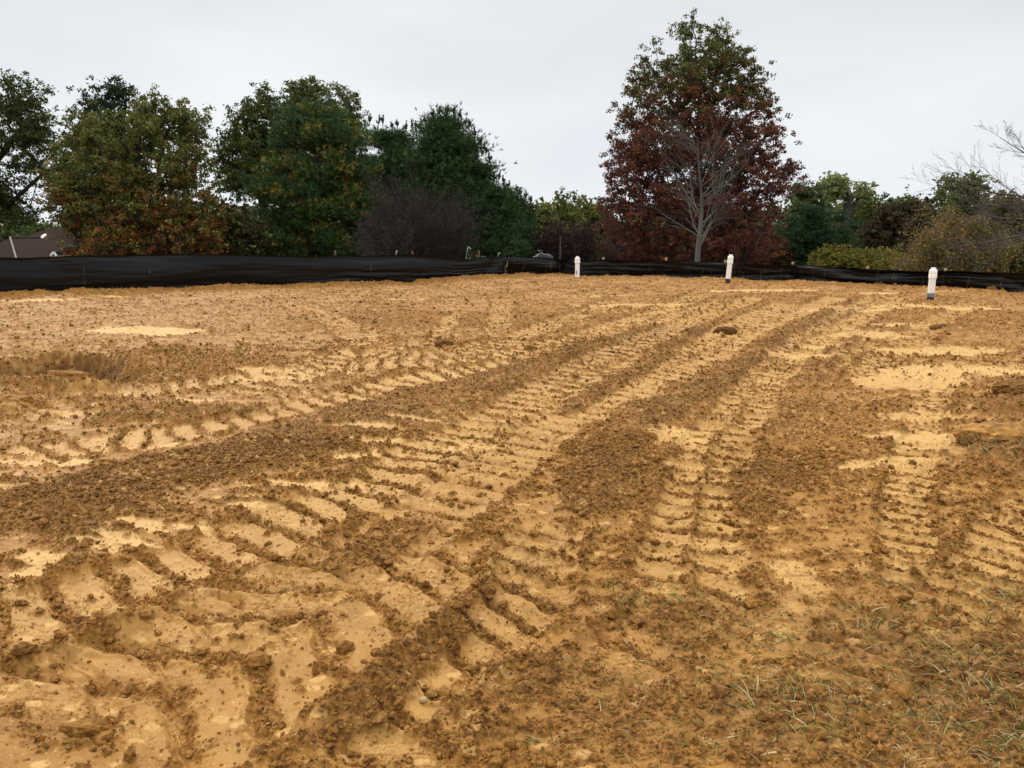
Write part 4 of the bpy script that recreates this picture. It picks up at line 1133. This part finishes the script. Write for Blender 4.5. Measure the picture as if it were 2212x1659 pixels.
# bare tree whose limbs reach in from the right edge
SP_R = dict(step=.3, wob=.06, lift=[.1, .35, .25, .15], taper=.75, depth=3, nb=[9, 7, 5], start=[.25, .15, .15], ang=[.65, .6, .55], len=[.48, .5, .45], rad=.45, tipf=.5)
def rightree(rg, p, out_):
    Y = p[1]
    out_.append((p, np.array(atY(2330, 470, Y)), .15, .13)); out_.append((np.array(atY(2330, 470, Y)), np.array(atY(2320, 350, Y)), .13, .10))
    for (a, b, Lr) in (((2330, 450), (2040, 400), .04), ((2325, 480), (2060, 530), .035), ((2320, 400), (2180, 290), .03), ((2330, 460), (2080, 490), .035), ((2330, 470), (2160, 560), .03), ((2325, 430), (2140, 440), .03)):
        A0 = np.array(atY(*a, Y)); B0 = np.array(atY(*b, Y)) + np.array([0, rg.uniform(-1, 1), 0])
        L = np.linalg.norm(B0 - A0)
        grow(rg, A0, unit(B0 - A0 - np.array([0, 0, .12 * L])), L, Lr, 0, dict(SP_R, lift=[.28, .3, .25, .1]), out_)
bare(2330, 22, None, rightree, 0, 0, SP_R, 144, 'leafless tree outside the right edge reaching thin curved branches into view', 'tree', 'bare_tree', simple('red_grey_twigs', (.085, .06, .055), .9, .3, 6.))
# far wood that closes the horizon
def farwood():
    rg = np.random.RandomState(150); parts = []
    for i in range(150):
        a = math.radians(rg.uniform(-48, 48)); d = rg.uniform(105, 150)
        x, y = d * math.sin(a), d * math.cos(a); h = rg.uniform(5.0, 7.6); r = rg.uniform(2.5, 4.5)
        m = 420
        v = unit(rg.normal(size=(m, 3))) * (rg.rand(m, 1) ** .3) * np.array([r, r, h * .55]) + np.array([x, y, -4.4 + h * .55])
        v = v + rg.normal(0, .3, v.shape)
        col = np.array([(.05, .065, .03), (.07, .085, .035), (.10, .09, .03), (.035, .05, .025)])[rg.randint(0, 4)] * rg.uniform(.7, 1.3, (m, 1))
        parts.append(leaves(v, .42, rg, col))
    q, F, c = join(parts)
    tag(mk('far_wood', q, F, M_LEAF, None, False, c), 'distant mass of green woodland closing the horizon behind the nearer trees', 'woodland', kind='stuff')
farwood()
broadleaf(75, 75, [(478, 40, 75), (490, 10, 140), (510, -40, 190), (540, -60, 200)], 'low distant green trees behind the brown roofed house', n=110, per=84, size=.2, rc=.9, palette=[(.04, .06, .022), (.08, .10, .03), (.03, .04, .015)], mix=wm, rt=.2, gap=.1, seed=151)

# ------------------------------------------------------------------ houses
M_ROOF = simple('brown_shingles', (.032, .018, .013), 1., .25, 4., spec=.08, stretch=(.4, 3, 6))
M_BRICK = simple('red_brick', (.22, .10, .06), .9, .2, 30.)
M_TRIM = simple('cream_trim', (.20, .17, .15), .8)
M_WHITE = simple('white_trim', (.75, .75, .75), .5)
M_DROOF = simple('slate_roof', (.022, .024, .028), 1., .2, 5., spec=.1)
M_GLASS = simple('window_glass', (.02, .025, .03), .1)
def hip(x0, x1, y0, y1, ze, zr, over=.35):
    """hip roof: eaves rectangle and a ridge along x"""
    x0 -= over; x1 += over; y0 -= over; y1 += over
    h = (y1 - y0) / 2; ym = (y0 + y1) / 2
    v = [(x0, y0, ze), (x1, y0, ze), (x1, y1, ze), (x0, y1, ze), (x0 + h, ym, zr), (x1 - h, ym, zr)]
    f = [(0, 1, 5, 4), (2, 3, 4, 5), (1, 2, 5, 5), (3, 0, 4, 4)]
    # slab thickness so that the eaves read
    n = 6; v2 = v + [(a, b, c - .18) for a, b, c in v[:4]]
    f += [(0, 6, 7, 1), (1, 7, 8, 2), (2, 8, 9, 3), (3, 9, 6, 0)]
    return np.array(v2, float), f
def mkp(name, v, faces, mat, parent):
    me = bpy.data.meshes.new(name)
    loc = np.array(parent.location)
    if len(parent.name) and parent.parent is not None: loc = loc + np.array(parent.parent.location)
    me.from_pydata([tuple(np.array(q) - loc) for q in v], [], [tuple(dict.fromkeys(f)) for f in faces])
    me.update(); me.materials.append(mat)
    o = bpy.data.objects.new(name, me); COL.objects.link(o); o.parent = parent
    return o
def brick_house():
    Y = 42.
    gx, _, _ = atY(60, 520, Y); gz = ground_at(gx, Y)
    root = empty('brick_house', (gx, Y, gz), 'brick house with brown hipped roofs showing above the fence at far left', 'house')
    # front wing: hip roof with one corner turned towards us
    RS = np.array(atY(22, 514, Y + 4)); RE = np.array(atY(88, 514, Y + 4)); ze = atY(60, 556, Y)[2] - .3
    FL = np.array(atY(36, 554, Y)); FRt = np.array(atY(125, 556, Y)); BL = np.array(atY(-70, 554, Y + 6)); BR = np.array([FRt[0] + .6, Y + 8., ze])
    for q in (FL, FRt, BL, BR): q[2] = ze
    dz = np.array([0, 0, -.2])
    mkp('roof', [FL, FRt, BR, BL, RS, RE, FL + dz, FRt + dz, BR + dz, BL + dz], [(0, 1, 5, 4), (1, 2, 5), (2, 3, 4, 5), (3, 0, 4), (0, 6, 7, 1), (1, 7, 8, 2), (2, 8, 9, 3), (3, 9, 6, 0)], M_ROOF, root)
    ctr = (FL + FRt + BR + BL) / 4
    wl_ = [ctr + (q - ctr) * .93 for q in (FL, FRt, BR, BL)]
    lo_ = [np.array([q[0], q[1], gz - .3]) for q in wl_]; hi_ = [q + np.array([0, 0, -.1]) for q in wl_]
    mkp('wall', lo_ + hi_, [(0, 1, 5, 4), (1, 2, 6, 5), (2, 3, 7, 6), (3, 0, 4, 7)], M_BRICK, root)
    up_ = np.array([0, 0, .05])
    q, F = tubes([FL + up_], [RS + up_], [.05], [.05], 6); mk('ridge_cap', q, F, M_TRIM, root)
    q, F = tubes([RS + up_], [RE + up_], [.05], [.05], 6); mk('ridge_cap', q, F, simple('ridge_brown', (.05, .04, .035), .9), root)
    # taller main block behind to the right
    Y2 = Y + 4.5
    ax0 = atY(91, 531, Y2)[0]; ax1 = ax0 + 8.5
    ze2 = atY(100, 531, Y2)[2]; zr2 = ze2 + 2.3
    v, f = box((ax0 + ax1) / 2 + .35, Y2 + 4.2, gz - .3, ze2 - .3, ax1 - ax0 - .7, 8.4); mk('wall', v, f, M_BRICK, root)
    v, f = box((ax0 + ax1) / 2 + .2, Y2 + 4.2, ze2 - .28, ze2 - .1, ax1 - ax0 - .1, 8.9); mk('cornice', v, f, M_TRIM, root)
    v, f = hip(ax0, ax1, Y2, Y2 + 8.4, ze2 + .08, zr2, .3); mkp('roof', v, f, M_ROOF, root)
    v, f = box((ax0 + ax1) / 2, Y2 - .36, ze2 - .06, ze2 + .06, ax1 - ax0 + .8, .12); mk('gutter', v, f, M_TRIM, root)
    # skylight on the rear slope, seen through the gap
    c = [atY(85, 513, Y2 + 1.0), atY(93, 513, Y2 + 1.0), atY(101, 505.5, Y2 + 1.8), atY(95, 505.5, Y2 + 1.8)]
    v = [np.array(q) for q in c] + [np.array(q) - np.array([0, 0, .08]) for q in c]
    mkp('skylight', v, [(0, 1, 2, 3), (4, 7, 6, 5), (0, 4, 5, 1), (1, 5, 6, 2), (2, 6, 7, 3), (3, 7, 4, 0)], M_WHITE, root)
    # rear wing whose slope rises from the front ridge
    x2, _, z2 = atY(62, 514, Y + 9); x3, _, z3 = atY(112, 493, Y + 9); 
    v = [(x2, Y + 7.5, z2 - .05), (x3 + 3, Y + 7.5, z2 - .05), (x3 + 3, Y + 9, z3), (x3, Y + 9, z3), (x2, Y + 14, z2 - .05), (x3 + 3, Y + 14, z2 - .05)]
    mkp('roof', v, [(0, 1, 2, 3), (0, 3, 4), (3, 2, 5, 4), (0, 4, 5, 1)], M_ROOF, root)
    # little white gable over the door
    g0 = atY(110, 553, Y - .6); g1 = atY(116, 545, Y - .6); g2 = atY(122, 553, Y - .6)
    a0, a1, a2 = map(np.array, (g0, g1, g2))
    q, F = tubes([a0, a2], [a1, a1], [.07, .07], [.07, .07], 4); mk('gable_trim', q, F, M_WHITE, root)
    v, f = box(a1[0], a1[1] + 1.0, gz - .2, a0[2] - .05, .7, 1.6); mk('porch', v, f, M_BRICK, root)
    v = [a0 + [0, .1, 0], a2 + [0, .1, 0], a1 + [0, .1, 0], a0 + [0, 1.6, 0], a2 + [0, 1.6, 0], a1 + [0, 1.6, 0]]
    mkp('porch_roof', v, [(0, 1, 2), (3, 5, 4), (0, 2, 5, 3), (1, 4, 5, 2)], M_DROOF, root)
brick_house()
def far_house():
    Y = 52.
    gx = atY(1163, 520, Y)[0]; gz = ground_at(gx, Y)
    root = empty('small_house', (gx, Y, gz), 'small house with dark roof and white porch trim between pines and oak', 'house')
    x0 = atY(1138, 520, Y)[0]; x1 = atY(1196, 520, Y)[0]; ze = atY(1160, 541, Y)[2]; zr = atY(1160, 513, Y + 2.5)[2]
    v, f = box((x0 + x1) / 2, Y + 2.5, gz - .3, ze - .02, x1 - x0, 5.); mk('wall', v, f, simple('grey_siding', (.16, .16, .15), .8, .1), root)
    # roof with a bowed gable
    n = 9; v = []; 
    for yy in (Y - .3, Y + 5.3):
        for i in range(n):
            t = i / (n - 1) * 2 - 1
            v.append((x0 - .2 + (x1 - x0 + .4) * (t + 1) / 2, yy, ze + (zr - ze) * (1 - abs(t) ** 1.7)))
    f = [(i, i + 1, n + i + 1, n + i) for i in range(n - 1)] + [tuple(range(n - 1, -1, -1)), tuple(range(n, 2 * n)), (0, n, 2 * n - 1, n - 1)]
    mkp('roof', v, f, M_DROOF, root)
    a = np.array(atY(1169, 541, Y - 1.5)); 
    v, f = box(a[0], a[1], gz - .2, a[2], .24, .24); mk('porch_post', v, f, M_WHITE, root)
    b = np.array(atY(1158, 536, Y - 1.5)); c = np.array(atY(1167, 544, Y - 1.5))
    q, F = tubes([b], [c], [.07], [.07], 4); mk('porch_brace', q, F, M_WHITE, root)
    b = np.array(atY(1155, 548, Y - 1.5)); c = np.array(atY(1162, 544, Y - 1.5))
    q, F = tubes([b], [c], [.11], [.07], 4); mk('porch_bracket', q, F, M_WHITE, root)
far_house()

# ------------------------------------------------------------------ clods
def lump(rg, r, sq=(1, 1, .7), rough=.3, sub=3, seed=0):
    import bmesh
    bm = bmesh.new(); bmesh.ops.create_icosphere(bm, subdivisions=sub, radius=1)
    v = np.array([q.co[:] for q in bm.verts]); f = np.array([[w.index for w in q.verts] for q in bm.faces]); bm.free()
    n = fbm(v[:, 0] * 1.3 + seed * 7.1, v[:, 1] * 1.3 + v[:, 2] * 1.7 + seed, 4, 200 + seed % 50, .65)
    w, i = worley(v[:, 0] * 2.2 + v[:, 2] + seed, v[:, 1] * 2.2 - v[:, 2] * .7, 9)
    v = v * (1 + (n - .5)[:, None] * rough * 3 + (i - .5)[:, None] * rough * .5)
    return v * np.array(sq) * r, f
M_CLAY = simple('orange_clay', (.34, .165, .034), .95, .45, 14.)
clod_lab = [
    (2145, 955, .17, (1.25, .9, .62), 'big flat orange brown slab of dirt at the right edge, dark grass roots under it', (.25, .0, .0), 'dirt_slab'),
    (2090, 962, .07, (1, .8, .8), 'rounded dark clod against the left end of the orange dirt slab', (.8, 0, .3), 'soil_clod'),
    (2185, 872, .13, (1.2, .8, .5), 'grey brown clod on the heap above the orange slab at the right edge', (.8, 0, .3), 'soil_clod'),
    (145, 832, .22, (1.2, .6, .5), 'large pale brown lump on the near lip of the pit at left', (.65, 0, 0), 'soil_clod'),
    (20, 888, .16, (1.2, .7, .6), 'pale lump of clay cut by the left edge below the pit', (.4, .1, 0), 'soil_clod'),
    (1565, 716, .13, (1.3, .7, .55), 'dark root-matted clod lying in the middle distance before the oak', (1, 0, .9), 'soil_clod'),
    (958, 748, .10, (1.1, .7, .5), 'small dark clod on its own between the tracks left of centre', (1, 0, .7), 'soil_clod'),
    (1145, 757, .06, (1.2, .8, .7), 'dark brown clod at the head of the dark band of churned soil', (1, 0, .4), 'soil_clod'),
    (745, 1392, .034, (1.1, .8, .8), 'rounded brown clod in the left foreground left of a smaller pair', (.9, 0, .2), 'soil_clod'),
    (560, 1428, .040, (1.2, .8, .7), 'lumpy brown clod in the left foreground, beside a tread imprint', (.7, 0, .1), 'soil_clod'),
    (690, 1440, .030, (.9, .8, 1.), 'upright brown clod near the edge of the crumbly ridge in the left foreground', (.8, 0, .2), 'soil_clod'),
    (185, 1578, .045, (1.6, .7, .6), 'knobbly clod at the lower left corner area, near the bottom edge', (.7, 0, .1), 'soil_clod'),
    (50, 1425, .028, (1.3, .9, .8), 'small dark leaf-like clod near the left edge of the foreground', (.9, 0, .5), 'soil_clod'),
    (2030, 713, .10, (1.5, .8, .5), 'dark clod below the rightmost white pipe', (1, 0, .6), 'soil_clod'),
    (1135, 592, .12, (1.2, .7, .7), 'orange brown clod at the foot of the short middle fence panel', (.5, 0, 0), 'soil_clod'),
    (1900, 600 + 18, .10, (1.2, .8, .6), 'brown clod against the foot of the right fence, left of the nearest pipe', (.8, 0, 0), 'soil_clod'),
    (2145, 630, .09, (1.2, .8, .8), 'round brown clod at the fence foot near the right edge', (.8, 0, 0), 'soil_clod')]
rg = np.random.RandomState(77)
for i, (px, py, r, sq, lab, mk3, nm) in enumerate(clod_lab):
    x, y = at(px, py); gz = ground_z(x, y)
    v, f = lump(rg, r, sq, .28 if r > .1 else .34, 4 if r > .1 else 3, i + 1)
    o = bpy.data.objects.new(nm, None)
    cm = np.zeros((len(v), 4)); cm[:, 0] = mk3[0] + .3 * (fbm(v[:, 0] * 9 / r * .2, v[:, 1] * 9 / r * .2, 2, i) - .5); cm[:, 1] = mk3[1]; cm[:, 2] = mk3[2]; cm = np.clip(cm, 0, 1)
    bpy.data.objects.remove(o)
    ob = mk(nm, v, f, M_CLAY if nm == 'dirt_slab' else M_SOIL, None, False, cm, 'Mask'); ob.location = (x, y, gz + r * sq[2] * .35)
    tag(ob, lab, 'clod' if nm == 'soil_clod' else 'dirt slab')
# pebbly pale stones that the photo shows one by one
for i, (px, py, r, lab) in enumerate(((1040, 1336, .010, 'small round cream pebble in the crumbly soil at bottom centre'), (914, 1502, .012, 'white pebble on the crumbly ridge near the bottom edge'), (1000, 1660 - 420, .0, ''), (1300, 1325, .0, ''))):
    if r == 0: continue
    x, y = at(px, py); v, f = lump(rg, r, (1.2, 1, .8), .08, 3, 40 + i)
    ob = mk('pebble', v, f, simple('pebble_stone', (.38, .27, .13), .8, .1, 60.), None, True); ob.location = (x, y, ground_z(x, y) + r * .5)
    tag(ob, lab, 'pebble')
# medium clods nobody can tell apart
protos = []
for i in range(6):
    v, f = lump(rg, .022, (1.2, .9, .7), .34, 2, 60 + i)
    cm = np.zeros((len(v), 4)); cm[:, 0] = .85; cm[:, 2] = .1
    protos.append((v, f, cm))
wl = (Cm.ravel() ** 1.5 + .04) * (R * np.gradient(rs)[:, None] * np.gradient(az)[None, :]).ravel() * ((R > 1.7) & (R < 4.6) & (np.abs(A) < math.radians(33))).ravel()
wl = np.cumsum(wl); wl /= wl[-1]
clod_obs = []
for i in range(150):
    k = int(np.searchsorted(wl, rg.rand()))
    px_, py_, pz_ = V[k]
    v, f, cm = protos[i % 6]
    if i < 6:
        o = mk('soil_clod', v, f, M_SOIL, None, False, cm, 'Mask'); clod_obs.append(o)
    else:
        o = clod_obs[i % 6].copy(); COL.objects.link(o)
    o.location = (px_, py_, pz_ + .004); s = rg.uniform(.5, 1.25); o.scale = (s, s, s); o.rotation_euler = (rg.uniform(-.5, .5), rg.uniform(-.5, .5), rg.rand() * 6)
    tag(o, 'small brown clod lying loose on the foreground dirt', 'clod', 'small loose clods on the foreground dirt')

# ------------------------------------------------------------------ grass
def blades(pts, dirs, L, W, rg, cols, droop=.5):
    n = len(pts); segs = 4
    side = unit(np.cross(dirs, rg.normal(size=(n, 3)) * .3 + np.array([0, 0, 1.]))) * W[:, None] * .5
    rows = []
    hd = dirs * np.array([1, 1, 0])
    for s in range(segs + 1):
        t = s / segs
        c = pts + dirs * (L * t)[:, None] + (hd * .6 - np.array([0, 0, .8])) * (L * t * t * droop)[:, None]
        w = side * (1 - t ** 1.5 * .92)
        rows.append(c - w); rows.append(c + w)
    Vv = np.stack(rows, 1).reshape(-1, 3); m = 2 * (segs + 1)
    F = []
    base = np.arange(n)[:, None] * m
    for s in range(segs):
        F.append(np.concatenate([base + 2 * s, base + 2 * s + 1, base + 2 * s + 3, base + 2 * s + 2], 1))
    F = np.concatenate(F)
    return Vv, F, np.repeat(cols, m, 0)
GC = pal([(.17, .165, .030), (.24, .22, .045), (.12, .115, .022), (.30, .23, .10), (.44, .34, .17), (.06, .065, .025)])
def tuft_mesh(rg, n, rad, L, dry=.3, up=.8):
    p = rg.normal(0, rad, (n, 3)) * [1, 1, 0]
    p = p * np.minimum(1, 1.45 * rad / (np.hypot(p[:, 0], p[:, 1]) + 1e-6))[:, None]
    d = unit(np.stack([rg.normal(0, .6, n) + p[:, 0] / rad * .4, rg.normal(0, .6, n) + p[:, 1] / rad * .4, np.abs(rg.normal(up, .3, n)) + .15], 1))
    ci = np.where(rg.rand(n) < dry, rg.choice([3, 4, 5], n), rg.choice([0, 1, 2], n))
    return blades(p, d, L * rg.uniform(.4, 1.1, n), rg.uniform(.003, .0065, n), rg, GC[ci] * rg.uniform(.7, 1.3, (n, 1)))
tufts = [(1330, 1300, 26, .05, .09, .15, 'green grass tuft left of the pair beside the tread marks, lower right of centre'), (1445, 1272, 24, .05, .08, .15, 'upper green grass tuft beside the widest tread marks'), (1415, 1325, 20, .05, .07, .2, 'grass tuft lying just below the upper tuft beside the tread marks'),
         (1490, 1300, 22, .05, .08, .3, 'thin grass tuft at the lower end of the tread marks'), (1705, 1382, 14, .02, .09, .2, 'few upright green blades in the mud right of the tread marks'), (1680, 1545, 60, .07, .10, .35, 'large spread-out green and straw grass tuft near the bottom edge'),
         (1730, 1500, 40, .06, .09, .4, 'grass tuft with crossing blades above the largest bottom tuft'), (1190, 1600, 16, .04, .09, .2, 'sparse long green blades at the bottom edge, right of centre'), (1140, 1325, 9, .03, .05, .1, 'single short fan of green blades right of the crumbly ridge'),
         (1940, 1310, 22, .05, .07, .3, 'grass tuft pressed flat between two rows of tread bars at right'), (2130, 1330, 50, .08, .08, .5, 'matted grass tuft by the right edge, uppermost in the weedy strip'), (2080, 1400, 40, .07, .08, .5, 'matted brownish grass tuft in the middle of the weedy strip at right'),
         (2160, 1540, 60, .09, .09, .6, 'dry tangled grass tuft at the lower right corner'), (1990, 1560, 24, .06, .08, .4, 'scattered green blades left of the lower right corner'), (1390, 1480, 12, .05, .07, .2, 'thin green blades in the mud at bottom centre right'),
         (1760, 1620, 26, .07, .08, .4, 'grass tuft at the very bottom edge under the largest tuft')]
for i, (px, py, n, rad, L, dry, lab) in enumerate(tufts):
    x, y = at(px, py); v, f, c = tuft_mesh(rg, n, rad, L, dry)
    o = mk('grass_tuft', v, f, M_BLADE, None, True, c); o.location = (x, y, ground_z(x, y) - .003)
    tag(o, lab, 'grass tuft')
def tuft_at(px, py, n, rad, L, dry, lab, name='grass_tuft', w=2.5, dz=0., up=1.1):
    x, y = at(px, py); v, f, c = tuft_mesh(rg, n, rad, L, dry, up)
    c = c * .8
    o = mk(name, v, f, M_BLADE, None, True, c); o.location = (x, y, ground_z(x, y) - .01 + dz); tag(o, lab, 'grass tuft'); return o
for k_, (px, py, n_, lb) in enumerate(((2195, 1290, 70, 'brown green grass tuft cut by the right edge at the top of the weedy strip'), (2110, 1480, 80, 'dense matted grass tuft low in the weedy strip, right'), (2200, 1440, 80, 'dark grass tuft cut by the right edge in the middle of the weedy strip'),
        (2045, 1500, 50, 'half buried grass tuft left of the dense matted one'), (1880, 1345, 40, 'flattened grass tuft between the puddled tread marks'), (2190, 1620, 90, 'tangled straw and grass tuft in the very corner, bottom right'))):
    x, y = at(px, py); v, f, c = tuft_mesh(rg, n_, .075, .075, .6, .55)
    o = mk('grass_tuft', v, f, M_BLADE, None, True, c * .8); o.location = (x, y, ground_z(x, y) - .003); tag(o, lb, 'grass tuft')
tuft_at(285, 628, 900, .30, .22, .85, 'brown bristly grass tuft hanging over the bank by the left fence')
tuft_at(180, 634, 500, .45, .12, .8, 'flattened dry grass left of the bristly tuft by the left fence')
tuft_at(1040, 598, 260, .22, .16, .5, 'dull green grass patch against the fence just left of the pole')
tuft_at(655, 616, 70, .08, .28, .9, 'dry weed stalks against the black fence left of centre')
tuft_at(765, 611, 60, .08, .22, .9, 'small dry weed against the black fence, left of the middle stake')
tuft_at(430, 622, 40, .06, .2, .8, 'thin dry weed against the long black fence below the maple')
tuft_at(1238, 596, 60, .08, .2, .9, 'dry weed beside the foot of the leftmost white pipe')
tuft_at(2175, 985, 220, .16, .12, .8, 'dark matted grass roots under the orange dirt slab')
tuft_at(2205, 1020, 60, .12, .14, 1., 'straw coloured blades splayed below the orange dirt slab')
# a tall single stalk with a seed head
x, y = at(521, 619)
st_, F1 = tubes([(x, y - .08, 0), (x + .005, y - .08, .22)], [(x + .005, y - .08, .22), (x + .02, y - .08, .44)], [.005, .004], [.004, .003], 5)
hd_, F2 = tubes([(x + .02, y - .08, .42), (x + .024, y - .08, .47)], [(x + .024, y - .08, .47), (x + .03, y - .08, .53)], [.006, .012], [.012, .004], 6)
v, f, _ = join([(st_, F1), (hd_, F2)])
tag(mk('seed_stalk', v, f, simple('dry_stalk', (.30, .25, .16), .8)), 'tall dry foxtail stalk standing before the long black fence', 'stalk')
# foxtails drooping above the fence
for k, (px, py, w_, h_, lab) in enumerate(((1013, 538, 10, 8, 'arched pale foxtail seed head above the fence left of the short panel'), (1078, 548, 6, 3, 'small pale seed head above the middle of the short fence panel'), (857, 545, 5, 6, 'pale grass wisp sticking up above the long left fence'))):
    Yk = float(np.interp(px, fbp[:, 0], [at(*q)[1] for q in FB])) + .25
    pts = [np.array(atY(px + w_ * (t - .5), py - h_ * math.sin(math.pi * min(1, t * 1.15)) * .5 + (t < .15) * 8, Yk)) for t in np.linspace(0, 1, 8)]
    base = np.array([pts[0][0] - .02, Yk, -.1])
    P0 = [base] + pts[:-1]; P1 = [pts[0]] + pts[1:]
    q, F = tubes(P0, P1, [.004, .004, .008, .012, .014, .014, .012, .008], [.004, .008, .012, .014, .014, .012, .008, .003], 5)
    tag(mk('foxtail', q, F, simple('pale_seed', (.40, .40, .30), .8)), lab, 'foxtail')
# loose straw and blades
def litter():
    parts = []
    for (px, py, n, sp, L, dry) in ((2120, 1450, 1500, .38, .05, .62), (1760, 1560, 700, .32, .045, .6), (1950, 1340, 500, .30, .045, .5), (2100, 1620, 800, .28, .05, .7), (1430, 1340, 240, .30, .04, .5), (1380, 1560, 160, .30, .04, .6), (2100, 1250, 260, .3, .04, .6), (1680, 1400, 160, .25, .04, .5), (2190, 960, 220, .3, .06, .8), (1000, 1500, 40, .5, .035, .6), (150, 800, 160, .25, .07, .9)):
        cx, cy = at(px, py)
        p = np.stack([rg.normal(cx, sp, n), rg.normal(cy, sp * .9, n), np.zeros(n)], 1)
        p = p[(np.hypot(p[:, 0], p[:, 1]) > 1.4)]; n = len(p)
        p[:, 2] = [ground_z(a, b) + .002 for a, b, _ in p]
        d = unit(np.stack([rg.normal(0, 1, n), rg.normal(0, 1, n), np.abs(rg.normal(0, .28, n))], 1))
        ci = np.where(rg.rand(n) < dry, rg.choice([3, 4, 5, 5], n), rg.choice([0, 1, 2], n))
        parts.append(blades(p, d, L * rg.uniform(.4, 1.3, n), rg.uniform(.002, .0045, n), rg, GC[ci] * rg.uniform(.6, 1.1, (n, 1)), .3))
    v, f, c = join(parts)
    tag(mk('grass_litter', v, f, M_BLADE, None, True, c), 'torn grass blades and straw strewn over the muddy lower right corner', 'grass', kind='stuff')
litter()
